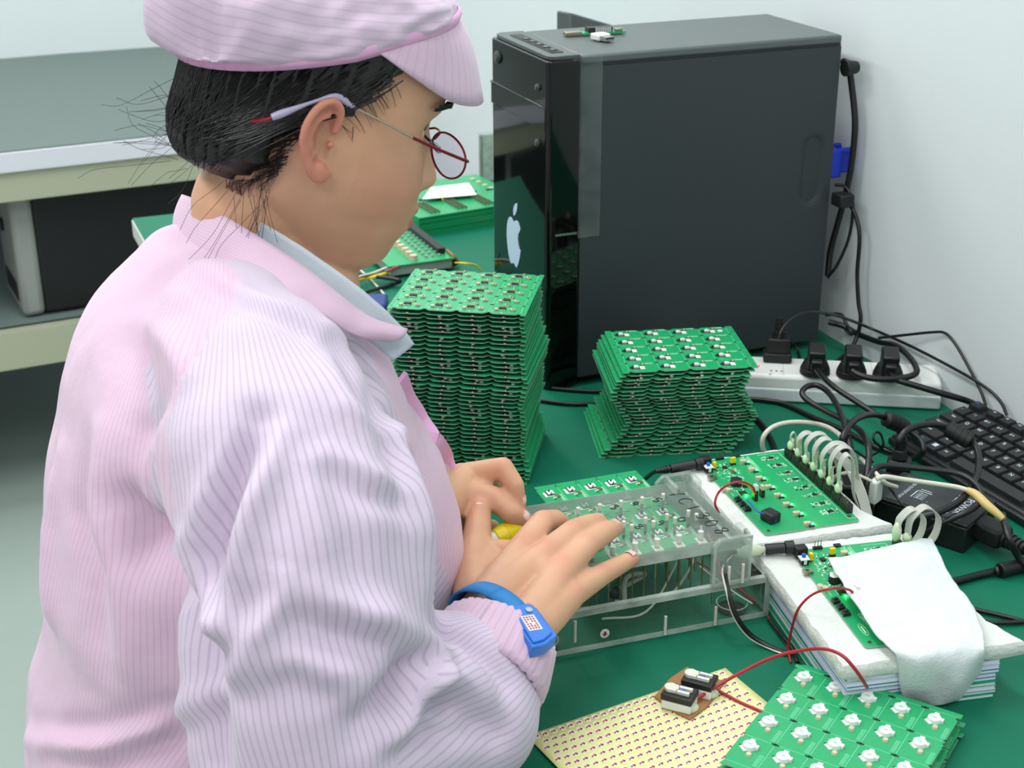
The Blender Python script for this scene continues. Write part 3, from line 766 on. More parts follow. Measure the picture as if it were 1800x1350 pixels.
# hinge brackets
def bracket(xa, xb, ya, yb, za, zb, sgn):
    b = MB(); c = .006
    P = [(xa, za), (xb, za), (xb, zb), (xa+c, zb), (xa, zb-c)]
    b.T = Matrix(((1, 0, 0, 0), (0, 0, 1, 0), (0, 1, 0, 0), (0, 0, 0, 1)))
    b.prism(P, ya, yb); return b
P_('hinge_bracket', bracket(.166, .202, -.003, .002, FH+.001, .087, 1), 'bracket_acrylic', bevel=.0008)
P_('hinge_bracket', MB().box(.1975, .002, FH+.001, .2025, .022, .087), 'bracket_acrylic', bevel=.0008)
P_('hinge_bracket', bracket(.166, .202, .115, .120, FH+.001, .090, 1), 'bracket_acrylic', bevel=.0008)
P_('hinge_bracket', MB().box(.1975, .098, FH+.001, .2025, .115, .090), 'bracket_acrylic', bevel=.0008)
P_('hinge_bracket', MB().box(.172, .090, pz1+.001, .176, .115, .092), 'bracket_acrylic', bevel=.0008)
for ya, zt2 in ((-.0034, .087), (.1201, .090)):
    e = MB().box(.166, ya, FH+.001, .1685, ya+.0003, zt2-.006).box(.1995, ya, FH+.001, .202, ya+.0003, zt2).box(.172, ya, zt2-.0025, .202, ya+.0003, zt2).box(.166, ya, FH+.001, .202, ya+.0003, FH+.0035)
    e.add([(.166, ya, zt2-.006), (.172, ya, zt2), (.172, ya, zt2-.0028), (.1685, ya, zt2-.0065)], [(0, 1, 2, 3)])
    P_('bracket_edge', e, 'frosted_acrylic')
for y in (.012, ): 
    P_('hinge_screw', MB().cyl((.2025, y, .082), (.2045, y, .082), .003, n=14).cyl((.197, y, .078), (.2015, y, .078), .0022, n=10), 'chrome')
for x in (.181, .194): P_('nylon_pin', MB().cyl((x, -.0042, FH+.002), (x, -.0042, FH+.020), .0013, n=10), 'off_white')
# wires inside the base
for k, (pts, r, mt) in enumerate((
    ([(.10, .05, .012), (.14, .035, .016), (.17, .05, .03), (.20, .09, .035), (.215, .12, .03)], .0012, 'ribbon'),
    ([(.08, .03, .010), (.12, .028, .010), (.16, .06, .028), (.19, .10, .034)], .0010, 'white_cable'),
    ([(.10, .06, .014), (.13, .055, .030), (.11, .05, .033), (.105, .04, .012)], .0022, 'ribbon'),
    ([(.12, .09, .034), (.17, .07, .033), (.20, .05, .02), (.217, .012, .010)], .0009, 'red_wire'),
    ([(.18, .05, .032), (.205, .03, .012), (.214, .012, .009)], .0008, 'off_white'),
    ([(.185, .012, .034), (.205, .07, .033), (.212, .10, .033)], .0008, 'red_wire'))):
    P_('inner_wire', MB().tube(pts, r, n=8), mt)
P_('inner_component', MB().sphere((.105, .06, .014), (.008, .006, .006)), 'chip')
# the panel being tested
W4, D4 = .1035, .1475
mb = MB(); rail = .0055; cw4 = W4/5; ch4 = (D4-2*rail)/4
mb.box(0, 0, 0, W4, rail-.0003, TK, 0); mb.box(0, D4-rail+.0003, 0, W4, D4, TK, 0)
out4 = []
for i in range(5):
    a = i*cw4; b = a+cw4; y = rail
    out4 += [(a+.0012, y+.0010), (a+.003, y-.0002), (b-.003, y-.0002), (b-.0012, y+.0010)]
ot = []
for i in range(4, -1, -1):
    a = i*cw4; b = a+cw4; y = D4-rail
    ot += [(b-.0012, y-.0010), (b-.003, y+.0002), (a+.003, y+.0002), (a+.0012, y-.0010)]
mb.prism([(0, rail+.001)]+out4+[(W4, rail+.001), (W4, D4-rail-.001)]+ot+[(0, D4-rail-.001)], 0, TK, 1, 0)
z_ = TK+.0001
for i in range(1, 5): mb.box(i*cw4-.0002, rail, TK-.0002, i*cw4+.0002, D4-rail, z_, 2)
for j in range(1, 4):
    y = rail+j*ch4
    for i in range(6):
        x = i*cw4; mb.box(max(0, x-.0028), y-.0006, TK-.0002, min(W4, x+.0028), y+.0006, z_, 3); 
        if i < 5: mb.box(x+cw4*.45, y-.0008, TK-.0002, x+cw4*.45+.003, y+.0008, z_, 3)
    mb.box(0, y-.0015, TK-.0002, W4, y-.0013, z_, 2)
for i in range(5):
    for j in range(4):
        for k in range(3):
            for q in range(6): mb.box(i*cw4+cw4-.0042+k*.0011, rail+j*ch4+.003+q*.0028, TK-.0001, i*cw4+cw4-.0036+k*.0011, rail+j*ch4+.0047+q*.0028, z_, 4)
    for x in (0, 1): mb.box(i*cw4-.0002, D4-rail, TK-.0002, i*cw4+.0002, D4, z_, 2)
me4 = mesh_cached('panel_test', mb)
po = FP(.0725, .030, PZ)
o = panel(me4, 'green circuit panel clamped in the acrylic test fixture, five cells showing behind the plate', po, FA+math.radians(1.2))
pm = MB(); pm.box(.0035, .017, TK, .0125, .026, TK+.0002, 8); pm.prism([(.006,.018),(.0135,.018),(.0109,.021),(.0109,.027),(.012,.029),(.008,.029),(.006,.027)], TK+.0001, TK+.0004, 5)
sw = MB(); sw.prism([(.0070,.0195),(.0085,.0195),(.0115,.0235),(.0115,.0195),(.0130,.0195),(.0130,.0262),(.0115,.0262),(.0085,.0222),(.0085,.0262),(.0070,.0262)], TK+.0003, TK+.0016, 8)
crs = MB(); crs.box(.0125, .0125, TK, .0165, .0165, TK+.0012, 7); crs.cyl((.0109, .0109, TK+.0012), (.0109, .0109, TK+.002), .0013, n=10, m=6); crs.box(.009, .0115, TK, .012, .0135, TK+.0006, 4)
pm_, sw_, cr_ = mesh_cached('pad', pm), mesh_cached('switch', sw), mesh_cached('crystal', crs)
for i in range(5):
    for j in range(4):
        x = i*cw4; y = rail+j*ch4
        child('solder_pad', pm_, o, x, y, label='black and white printed pad'); child('white_switch', sw_, o, x, y); child('crystal', cr_, o, x, y)

# ------------------------------------------------------------------ control boards on foam
BW, BD = .0945, .1555
AA = math.radians(-5.4); AO = D(1345, 943, .047); AOM = fr(AO, AA); AI = AOM.inverted()
def al(x, y, z=.0485): p = AI @ Vector(D(x, y, z)); return p.x, p.y
LED = [al(*p) for p in ((1315,813),(1330,827),(1343,842),(1359,857),(1375,872),(1391,888),(1409,904),(1428,922))]
CLU = [al(*p) for p in ((1352,806),(1366,819),(1381,832),(1394,844),(1412,857),(1428,871),(1442,886),(1457,900))]
BTN = [al(*p) for p in ((1297,881),(1305,889),(1313,897))]
H0 = al(1382, 800); H1 = al(1494, 903)
rsb = random.Random(9)
def smd(mb, x, y, n, sx, sy):
    for k in range(n):
        a = x+rsb.uniform(-sx, sx); b = y+rsb.uniform(-sy, sy); l = rsb.choice((.0008, .0011)); q = rsb.choice((5, 4, 7, 4, 4))
        if rsb.random() < .5: mb.box(a-l, b-l/2, TK2, a+l, b+l/2, TK2+.0006, q)
        else: mb.box(a-l/2, b-l, TK2, a+l/2, b+l, TK2+.0006, q)
TK2 = .0016
def control_board(o3, ang, label, nhead, relay=True, lets=True):
    t = thing('control_board', label, 'circuit board', o3, ang)
    P_ = lambda n, mb, mt, **k: part(n, mb, mt, t, world=False, **k)
    mb = MB(); r = .003; pts = []
    for cx, cy, a0 in ((BW-r, BD-r, 0), (r, BD-r, 90), (r, r, 180), (BW-r, r, 270)):
        for k in range(4):
            a = math.radians(a0+k*30); pts.append((cx+r*math.cos(a), cy+r*math.sin(a)))
    mb.prism(pts, 0, TK2, 1, 0)
    def ln(x0, y0, x1, y1): mb.box(min(x0, x1)-.00018, min(y0, y1)-.00018, TK2-.0001, max(x0, x1)+.00018, max(y0, y1)+.00018, TK2+.0001, 4)
    xa = H0[0]-.008
    ln(H1[0]-.006, H1[1]-.008, H1[0]-.006, BD-.004); ln(H1[0]-.006, H1[1]-.008, H1[0]+.003, H1[1]-.008); ln(xa-.02, BD-.004, H1[0]-.006, BD-.004)
    for q in (.044, .048, .053): ln(q, BD-.030, q, BD-.002); 
    for q in range(9): mb.box(.0455, BD-.028+q*.0028, TK2, .0470, BD-.0266+q*.0028, TK2+.0001, 4); mb.box(.0500, BD-.029+q*.0028, TK2, .0517, BD-.0276+q*.0028, TK2+.0001, 4)
    for q in range(5): ln(.0045+q*.0016, .078, .0045+q*.0016, .086) if q in (0, 4) else None
    for x, y in CLU:
        for k in range(13): mb.box(x-.009+rsb.random()*.018, y-.0035+rsb.random()*.007, TK2, 0, 0, 0, 4) if False else None
        for k in range(30):
            a = x+rsb.uniform(-.009, .009); b = y+rsb.uniform(-.004, .004); mb.box(a, b, TK2, a+rsb.choice((.0005, .0012)), b+rsb.choice((.0005, .0012)), TK2+.0001, 4)
    for (cx, cy, n, sx, sy) in ((.02, .135, 40, .012, .014), (.018, .105, 34, .010, .014), (.024, .118, 20, .01, .01)):
        for k in range(n):
            a = cx+rsb.uniform(-sx, sx); b = cy+rsb.uniform(-sy, sy); mb.box(a, b, TK2, a+rsb.choice((.0006, .0016)), b+rsb.choice((.0006, .0016)), TK2+.0001, 4)
    mb.cyl((.006, .006, TK2), (.006, .006, TK2+.0002), .0022, n=18, m=7); mb.cyl((.006, .006, TK2+.0002), (.006, .006, TK2+.0003), .0012, n=12, m=3)
    mb.cyl((BW-.006, .010, TK2), (BW-.006, .010, TK2+.0002), .0022, n=18, m=7)
    P_('board', mb, PM)
    for i, (x, y) in enumerate(LED):
        l = MB().box(x-.0013, y-.0011, TK2, x+.0013, y+.0011, TK2+.0013); P_('led', l, 'led_green', label='lit green LED')
        c = MB().box(x-.0085, y-.0022, TK2, x-.0050, y+.0022, TK2+.0032, 6).box(x-.0048, y-.0020, TK2, x-.0018, y+.0022, TK2+.0030, 6)
        c.box(x-.0075, y-.0028, TK2+.001, x-.0062, y-.002, TK2+.0040, 6); c.box(x-.0040, y-.0028, TK2+.001, x-.0028, y-.002, TK2+.0040, 6)
        P_('wire_socket', c, PM); c = MB().box(x-.0050, y-.0062, TK2, x-.0004, y-.0030, TK2+.0016, 5)
        for k in range(4): c.box(x-.0046+k*.0012, y-.0068, TK2, x-.0041+k*.0012, y-.0024, TK2+.0007, 8)
        P_('chip', c, PM)
    for x, y in CLU:
        c = MB().box(x-.0005, y-.0022, TK2, x+.0040, y+.0012, TK2+.0014, 5)
        for k in range(4): c.box(x+.0000+k*.0011, y-.0028, TK2, x+.0005+k*.0011, y+.0018, TK2+.0007, 8)
        smd(c, x, y, 22, .0090, .0040); P_('chip_cluster', c, PM)
    for x, y in BTN:
        P_('push_button', MB().box(x-.0030, y-.0030, TK2, x+.0030, y+.0030, TK2+.0032, 5).cyl((x, y, TK2+.0032), (x, y, TK2+.0050), .0016, n=12, m=5).box(x-.0042, y-.0022, TK2, x-.0028, y-.0012, TK2+.001, 7).box(x+.0028, y-.0022, TK2, x+.0042, y-.0012, TK2+.001, 7), PM, bevel=.0003)
    x, y = al(1306, 868); l = MB().box(x-.0010+.001, y-.006, TK2, x+.0018, y-.0045, TK2+.0012); P_('led', l, 'led_green', label='lit green LED')
    x, y = al(1294, 847, .052); bz = MB().cyl((x, y, TK2), (x, y, TK2+.0065), .0055, n=24, m=5)
    if not relay: bz.prism([(x-.0055, y-.001), (x-.003, y-.0045), (x+.003, y-.0045), (x+.0055, y+.001), (x+.001, y+.0055), (x-.003, y+.0045)], TK2+.0065, TK2+.0072, 8)
    P_('buzzer', bz, PM, bevel=.0004)
    x, y = al(1272, 862); P_('wire_socket', MB().cyl((x, y, TK2), (x, y, TK2+.003), .0026, n=10, m=6).cyl((x+.003, y-.0035, TK2), (x+.003, y-.0035, TK2+.003), .0026, n=10, m=6), PM)
    x, y = al(1306, 868); P_('microcontroller', MB().box(x-.0032, y-.0032, TK2, x+.0032, y+.0032, TK2+.0014, 5), PM)
    x, y = al(1300, 858); c = MB(); smd(c, x, y, 16, .009, .006); c.box(x+.004, y-.001, TK2, x+.008, y+.003, TK2+.0014, 5); P_('small_parts', c, PM)
    x, y = al(1275, 826); c = MB(); smd(c, x, y, 24, .010, .012); c.box(x-.001, y+.001, TK2, x+.003, y+.006, TK2+.0014, 5); c.box(x+.002, y-.010, TK2, x+.006, y-.006, TK2+.002, 7); P_('small_parts', c, PM)
    x, y = al(1295, 803); P_('chip', MB().box(x-.003, y-.002, TK2, x+.003, y+.002, TK2+.0018, 5), PM)
    # slide switch, jumpers, pins, jack
    x, y = al(1245, 829)
    P_('slide_switch', MB().box(x-.0035, y-.0035, TK2, x+.0035, y+.0035, TK2+.0050, 0).box(x-.0042, y-.0042, TK2+.0050, x+.0042, y+.0042, TK2+.0060, 1).box(x-.0014, y-.0042, TK2+.0010, x+.0014, y-.0036, TK2+.0055, 1).box(x-.0016, y-.0006, TK2+.0060, x+.0016, y+.0022, TK2+.0092, 2), ['black_plastic', 'white_plastic', 'blue_plastic'], bevel=.0003)
    x, y = al(1254, 826); P_('jumper', MB().box(x-.0001, y-.0012, TK2+.0012, x+.0028, y+.0030, TK2+.0078, 9).box(x-.0001, y-.0012, TK2, x+.0028, y+.0030, TK2+.0012, 5), PM, bevel=.0003)
    x, y = al(1288, 817); P_('jumper', MB().box(x-.0026, y-.0014, TK2+.0022, x+.0026, y+.0014, TK2+.0080, 9).box(x-.0028, y-.0016, TK2, x+.0028, y+.0016, TK2+.0022, 5), PM, bevel=.0003)
    x, y = al(1265, 808); c = MB().box(x-.0042, y-.0014, TK2, x+.0042, y+.0014, TK2+.0024, 5)
    for k in range(3): c.box(x-.0030+k*.0028, y-.0003, TK2+.0024, x-.0024+k*.0028, y+.0003, TK2+.0085, 7)
    P_('pin_header', c, PM)
    x, y = al(1252, 842); P_('socket', MB().box(x-.0040, y-.0030, TK2, x+.0040, y+.0030, TK2+.0028, 7).box(x-.0020, y-.0010, TK2+.0028, x+.0010, y+.0014, TK2+.0030, 5), PM)
    x, y = al(1238, 818); P_('power_jack', MB().box(-.0015, BD-.0150, TK2, .0090, BD-.006, TK2+.0100, 0), ['black_plastic'], bevel=.0008)
    # two upright plugs with wires
    x, y = al(1327, 879); P_('wire_plug', MB().box(x-.0018, y-.0030, TK2, x+.0018, y+.0030, TK2+.0105, 5).box(x-.0016, y-.0026, TK2+.0105, x+.0016, y+.0026, TK2+.0160, 8), PM, bevel=.0003)
    if relay:
        x, y = al(1339, 873); P_('wire_plug', MB().box(x-.0018, y-.0028, TK2, x+.0018, y+.0028, TK2+.0075, 5).box(x-.0014, y-.0024, TK2+.0075, x+.0014, y+.0024, TK2+.0120, 6), PM, bevel=.0003)
        P_('relay', MB().cb(.0160, .0235, TK2, .0130, .0150, .0095, 5, math.radians(20)), PM, bevel=.0018, label='black relay')
    # header row at the right edge
    L = np.array(H1)-np.array(H0); 
    for k in range(nhead):
        f = (k+.5)/8; cx, cy = H0[0]+L[0]*f, H0[1]+L[1]*f
        c = MB().box(cx-.0030, cy-abs(L[1])/16+.0006, TK2, cx+.0030, cy+abs(L[1])/16-.0006, TK2+.0085, 5)
        for q in range(5):
            for s in (-1, 1): c.box(cx+s*.0016-.0003, cy-.0050+q*.0024, TK2+.0085, cx+s*.0016+.0003, cy-.0044+q*.0024, TK2+.0112, 7); c.box(cx-.0034, cy-.0050+q*.0024, TK2, cx-.0031, cy-.0045+q*.0024, TK2+.006, 7)
        P_('header', c, PM)
    if lets:
        Rm = Matrix.Rotation(math.radians(-84), 4, 'Z')
        txt = text_mb('Controller V2.2', .0052, T=Matrix.Translation((.0165, .030, TK2)) @ Rm); txt = text_mb('SD1-05', .0056, mb=txt, T=Matrix.Translation((.0222, .032, TK2)) @ Rm)
        P_('printed_text', txt, 'silk', label='white printed board lettering')
        mk = MB().tube([(.0090+.0024*math.sin(a), .0240+.0085*math.cos(a), TK2+.0001) for a in np.linspace(0, 2*math.pi, 25)], .00022, n=5, sub=1)
        P_('maker_mark', mk.box(.0084, .019, TK2, .0096, .029, TK2+.0001), 'silk')
    return t
A_ = control_board(AO, AA, 'far green control board with a row of lit green LEDs and a ribbon header row', 8, True, False)
BO = D(1521, 1141, .0485); BA = math.radians(-10.2)
B_ = control_board(BO, BA, 'near green control board half covered by the white cloth', 1, False, True)
BM_ = fr(BO, BA)
# foam pads
def foam(fo, ang, W, Dp, h, label, seed):
    rs = random.Random(seed); mb = MB(); P = []
    n = 22
    def j(a): return rs.uniform(-a, a)
    for i in range(n): P.append((W*i/n, j(.0009)))
    for i in range(n): P.append((W+j(.0012)+(.012*max(0, 1-i/4.) if seed == 1 else 0)+(.014*max(0, 1-i/4.) if seed == 2 else 0), Dp*i/n))
    for i in range(n): P.append((W-W*i/n, Dp+j(.0012)))
    for i in range(n): P.append((j(.0011), Dp-Dp*i/n))
    c = (W/2, Dp/2); rows = []
    for (s, z) in ((.985, 0), (1, h*.3), (1.0, h*.7), (.975, h)):
        rows.append([(c[0]+(x-c[0])*s, c[1]+(y-c[1])*s, z+j(.0004)) for x, y in P])
    mb.grid(rows, close=True); m = len(P); b = len(mb.v)-m
    mb.f.append(tuple(range(b, b+m))); mb.m.append(0); mb.f.append(tuple(range(m-1, -1, -1))); mb.m.append(0)
    M_ = fr(fo, ang); mb.v = [tuple(M_ @ Vector(p)) for p in mb.v]
    return solo('foam_pad', mb, 'foam', label, 'foam pad', smooth=50)
fa = np.array(AO); ax = np.array([math.cos(AA), math.sin(AA), 0]); ay = np.array([-math.sin(AA), math.cos(AA), 0])
foam(tuple(AO-ax*.0185-ay*.013-np.array([0, 0, .0125])), AA, .128, .176, .0122, 'torn white foam pad under the far control board', 1)
bx_ = np.array([math.cos(BA), math.sin(BA), 0]); by_ = np.array([-math.sin(BA), math.cos(BA), 0])
foam(tuple(BO-bx_*.027-by_*.021-np.array([0, 0, .0125])), BA+math.radians(1.5), .142, .190, .0122, 'torn white foam pad under the near, cloth-covered control board', 2)
# black case that carries the far pad
bo = AO-ax*.0105-ay*.004
c = MB(); c.T = fr((bo[0], bo[1], TZ), AA); c.box(0, 0, .0, .106, .160, .0335)
solo('black_case', c, 'black_plastic', 'flat black case under the far foam pad and control board', 'case', bevel=.003)
# booklets under the near pad
bk0 = BO-bx_*.0215-by_*.0165
cols = [('paper', None)]*1
mat('book_paper', (222, 226, 238), .8, bump=(1200, .2, .0004)); mat('teal_cover', (14, 128, 150), .5); mat('green_cover', (20, 160, 110), .5); mat('lilac_paper', (190, 196, 222), .8)
nb = 9; th_b = .0352/nb
labs = ['bottom', 'second', 'third', 'fourth', 'fifth', 'sixth', 'seventh', 'eighth', 'top']
for k in range(nb):
    c = MB(); dx = rsb.uniform(-.0012, .0012); dy = rsb.uniform(-.0012, .0012)
    cov = ['green_cover', 'green_cover', 'lilac_paper', 'green_cover', 'teal_cover', 'lilac_paper', 'teal_cover', 'lilac_paper', 'lilac_paper'][k]
    t = thing('booklet', 'white booklet under the near foam pad, %s from below in its pile' % labs[k] if k not in (0, 8) else 'white booklet at the %s of the pile under the near foam pad' % labs[k], 'booklet', (bk0[0]+bx_[0]*dx+by_[0]*dy, bk0[1]+bx_[1]*dx+by_[1]*dy, TZ+.0002+k*th_b), BA, 'booklets piled under the near foam pad')
    ct = .0011 if cov[0] in 'gt' else .0004
    part('pages', MB().box(.0004, .0004, .0004, .128, .168, th_b-ct), 'book_paper', t, world=False)
    part('cover', MB().box(0, 0, th_b-ct, .1285, .1685, th_b-.0001).box(0, 0, 0, .1285, .1685, .0004), cov, t, world=False, label={'green_cover': 'green cover', 'teal_cover': 'teal cover'}.get(cov, 'lilac-white cover'))
# cloth
RW = [(.062, [(1455,985),(1500,975),(1548,964),(1595,955),(1637,948)]), (.0625, [(1476,1020),(1522,1012),(1570,1004),(1620,997),(1655,990)]),
      (.0615, [(1500,1062),(1545,1055),(1592,1047),(1640,1040),(1684,1032)]), (.060, [(1535,1105),(1575,1098),(1620,1092),(1668,1087),(1716,1080)]),
      (.0575, [(1566,1142),(1602,1138),(1645,1134),(1690,1128),(1727,1118)]), (.0500, [(1578,1165),(1612,1166),(1650,1166),(1695,1160),(1729,1148)]),
      (.030, [(1581,1195),(1615,1200),(1652,1202),(1690,1195),(1725,1175)]), (.012, [(1586,1222),(1617,1228),(1650,1229),(1685,1219),(1716,1196)]), (.002, [(1592,1236),(1620,1241),(1650,1240),(1682,1230),(1706,1211)])]
rows = []
for i, (z, pr) in enumerate(RW):
    rows.append([Vector(D(x, y, z-(0 if i < 5 else 0)-(.004 if (j == 4 and i < 4) else 0)+(.003*math.sin(j*2.4+i) if i > 4 else 0))) for j, (x, y) in enumerate(pr)])
R2 = [smooth_path(r, 12) for r in rows]; cols_ = list(zip(*R2)); G = [smooth_path(list(c), 9) for c in cols_]
G = [list(g) for g in zip(*G)]
for i, g in enumerate(G):
    for j, p in enumerate(g):
        v = noise.fractal(Vector((p.x*26, p.y*26, p.z*30)), .8, 2, 4)*.0026+abs(noise.noise(Vector((p.x*18+p.y*9, p.y*34, p.z*25))))*.0035
        g[j] = p+Vector((0, -.2, 1))*v
cl = MB(); cl.grid(G); c = solo('cloth', cl, 'cloth_white', 'white cloth draped over the near control board and booklets', 'cloth', smooth=180)
s_ = c.modifiers.new('thick', 'SOLIDIFY'); s_.thickness = .0016; s_.offset = 0

# ribbons and hot glue on the far board
def strip(P, wdir, w_, th, mb=None, m=0, sub=6):
    mb = mb or MB(); pts = smooth_path([Vector(p) for p in P], sub); rows = []
    for i, p in enumerate(pts):
        d = (pts[min(i+1, len(pts)-1)]-pts[max(0, i-1)]).normalized(); wv = Vector(wdir); wv = (wv-d*wv.dot(d)).normalized(); nrm = d.cross(wv)
        rows.append([p+wv*w_/2+nrm*th/2, p+wv*w_/2-nrm*th/2, p-wv*w_/2-nrm*th/2, p-wv*w_/2+nrm*th/2])
    mb.grid(rows, m=m, close=True); b = len(mb.v); mb.f.append((b-4, b-3, b-2, b-1)); mb.m.append(m); mb.f.append((b-4*len(rows)+3, b-4*len(rows)+2, b-4*len(rows)+1, b-4*len(rows))); mb.m.append(m)
    return mb
Hh = [np.array((AOM @ Vector((H0[0]+(H1[0]-H0[0])*(k+.5)/8, H0[1]+(H1[1]-H0[1])*(k+.5)/8, .012)))) for k in range(8)]
names = ['farthest', 'second', 'third', 'fourth', 'fifth', 'sixth', 'seventh', 'nearest']
for k in range(8):
    if k == 7: continue
    p = Hh[k]; t = thing('ribbon_cable', 'grey ribbon cable with hot-glued plug, %s from the far end of the header row' % ('first' if k == 0 else names[k]), 'ribbon cable', tuple(p), 0, 'ribbon cables on the far control board')
    hgt = (.010, .016, .022, .024, .026, .030, .030)[k]; out = (.006, .022, .030, .026, .036, .030, .016)[k]
    ex = np.array([math.cos(AA), math.sin(AA), 0]); up = np.array([0, 0, 1.])
    part('glue_blob', MB().sphere(tuple(p+up*.004), (.0035, .0042, .0052), n=14, k=8).sphere(tuple(p+up*.008+ex*.001), (.0026, .0026, .004), n=12, k=8), 'hot_glue', t)
    q = [p+up*.006, p+up*(.008+hgt*.6)-ex*.001, p+up*(.008+hgt)+ex*out*.3, p+up*(.006+hgt*.8)+ex*out*.75, p+ex*out-up*.002, p+ex*(out+.004)-up*.018-ay*.006]
    wd = (0.2, 1, .1); mbr = strip(q, wd, .0075 if k not in (0,) else .003, .0008)
    part('ribbon', mbr, 'ribbon', t)
    if k in (1, 3, 4, 5): 
        lb = strip([p+up*.010-ay*.001, p+up*.016-ay*.002-ex*.001, p+up*.020-ay*.003], (1, .3, 0), .007, .0005); part('paper_tag', lb, 'hot_glue', t, label='small pale green paper tag')
rb = MB(); base_r = Hh[4]+np.array([.02, 0, .0])
for k in range(7): rb = strip([Hh[3]+np.array([.012+k*.0016, .004, .018]), Hh[4]+np.array([.022+k*.0016, .0, .010]), Hh[6]+np.array([.020+k*.0016, .0, -.004]), Hh[7]+np.array([.018+k*.0014, -.006, -.022])], (1, .2, 0), .0012, .0012, rb)
solo('ribbon_cable', rb, 'ribbon', 'wide flat grey ribbon bundle falling behind the far board header row', 'ribbon cable', smooth=40)
# ribbon loops at the near board
for k, (cx, cy, w_) in enumerate(((1557, 945, 0), (1585, 950, 1))):
    p = np.array(BM_ @ Vector((H0[0]-.001+k*.008, H0[1]-.004-.004*k, .012)))
    t = thing('ribbon_cable', ('grey ribbon loop with a tall glue blob at the covered near board' if k == 0 else 'grey and violet ribbon loop at the covered near board'), 'ribbon cable', tuple(p), 0, 'ribbon loops at the near control board')
    up = np.array([0, 0, 1.]); ex = bx_
    part('glue_blob', MB().sphere(tuple(p+up*(.006 if k == 0 else .002)), (.0042, .0042, .010 if k == 0 else .005), n=14, k=8), 'hot_glue', t)
    r_ = .010+.003*k
    q = [p+up*(.012-.006*k), p+up*(.016+.4*r_)+ex*.002, p+up*(.018+r_)+ex*(.006+r_*.6), p+up*(.014+r_*.5)+ex*(.010+r_*1.3), p+up*.004+ex*(.010+r_*1.3), p-up*.010+ex*(.006+r_)]
    part('ribbon', strip(q, (0, 1, .1), .008, .0009), 'ribbon', t)
mat('violet_wire', (150, 60, 170), .5)
# loose wires on the boards
def wire3(name, label, pts, r, mt, n=8, flat=None, sub=7, cat='wire'):
    return solo(name, MB().tube([tuple(p) for p in pts], r, n=n, sub=sub, flat=flat), mt, label, cat, smooth=60)
def dd(*L): return [D(x, y, z) for x, y, z in L]
wire3('wire', 'red wire arching over the far control board onto the acrylic fixture', dd((1328,868,.062),(1322,855,.072),(1303,847,.080),(1280,852,.078),(1263,866,.070),(1257,885,.062),(1264,902,.052)), .0011, 'red_wire')
wire3('wire', 'thin orange wire beside the red one on the far control board', dd((1326,869,.062),(1320,857,.069),(1308,850,.074),(1297,848,.076)), .0008, 'yellow')
wire3('wire', 'blue wire curling around the black relay on the far board', dd((1312,878,.054),(1320,886,.054),(1330,898,.058),(1352,906,.055),(1362,910,.052),(1364,916,.051),(1352,918,.051)), .0007, 'blue_plastic')
wire3('wire', 'dark red wire arching from the near board over the booklets to the mat', dd((1499,1041,.064),(1490,1036,.068),(1465,1034,.074),(1430,1044,.066),(1405,1068,.052),(1393,1100,.030),(1386,1140,.006),(1390,1165,.001)), .0011, 'red_wire')
wire3('wire', 'red double wire rising from the black push switches to the foreground panel', dd((1225,1228,.006),(1262,1205,.012),(1310,1178,.022),(1360,1155,.036),(1410,1143,.048),(1450,1141,.060),(1480,1152,.064),(1502,1175,.056),(1516,1195,.044),(1524,1208,.030)), .0014, 'red_wire', flat=1.0)
wire3('wire', 'dark red wire crossing the sticker sheet under the foreground panel', dd((1248,1206,.006),(1270,1218,.003),(1300,1234,.002),(1330,1247,.002),(1345,1254,.002)), .0013, 'red_wire')
wire3('wire', 'pair of dark wires down the left side of the booklets', dd((1352,1090,.003),(1372,1115,.004),(1392,1140,.004),(1402,1165,.003)), .0017, 'black_cable')
wire3('wire', 'red wire on the mat right of the acrylic fixture', dd((1350,1083,.004),(1362,1105,.003),(1378,1125,.002),(1392,1150,.002)), .0010, 'red_wire')
# power leads of the boards
def plug_cable(label, body, cable, glue=None, r=.0022, r2=.0048, mt='black_cable'):
    p0 = body[0]; t = thing('power_lead', label, 'cable', tuple(p0))
    b = MB().cyl(body[0], body[1], r2, n=16); d = (body[1]-body[0])/np.linalg.norm(body[1]-body[0])
    b.cyl(body[1], body[1]+d*.008, r2*1.25, n=16)
    part('plug', b, 'black_plastic', t, bevel=.0006)
    s = MB()
    for k in range(5): s.cyl(body[0]-d*(.002+k*.0028), body[0]-d*(.0038+k*.0028), r2*(.85-.09*k), n=12)
    s.cyl(body[0], body[0]-d*.015, r2*.55, r, n=12); part('strain_relief', s, 'black_plastic', t)
    part('cord', MB().tube([tuple(p) for p in cable], r, n=10), mt, t)
    if glue is not None: part('glue_blob', MB().tube([tuple(p) for p in glue], lambda q: .0030+.0030*math.sin(math.pi*min(1, q*1.1)), n=12), 'hot_glue', t, label='cloudy hot glue')
pa0 = D(1178, 824, .052); pa1 = D(1222, 816, .054)
plug_cable('black power lead plugged into the far control board', (pa0, pa1), [pa0-(pa1-pa0)*.25, D(1150, 830, .04), D(1133, 843, .018), D(1120, 858, .003), D(1100, 870, .003)])
pb0 = D(1345, 966, .054); pb1 = D(1380, 963, .0555)
plug_cable('black power lead with glued neck plugged into the near board, looping down to the mat', (pb0, pb1), dd((1300,970,.056),(1285,972,.060),(1273,985,.058),(1274,1012,.052),(1282,1045,.044),(1294,1082,.028),(1318,1115,.010),(1350,1135,.003),(1388,1150,.002)), glue=dd((1290,972,.057),(1310,970,.056),(1330,967,.055),(1345,966,.054)))
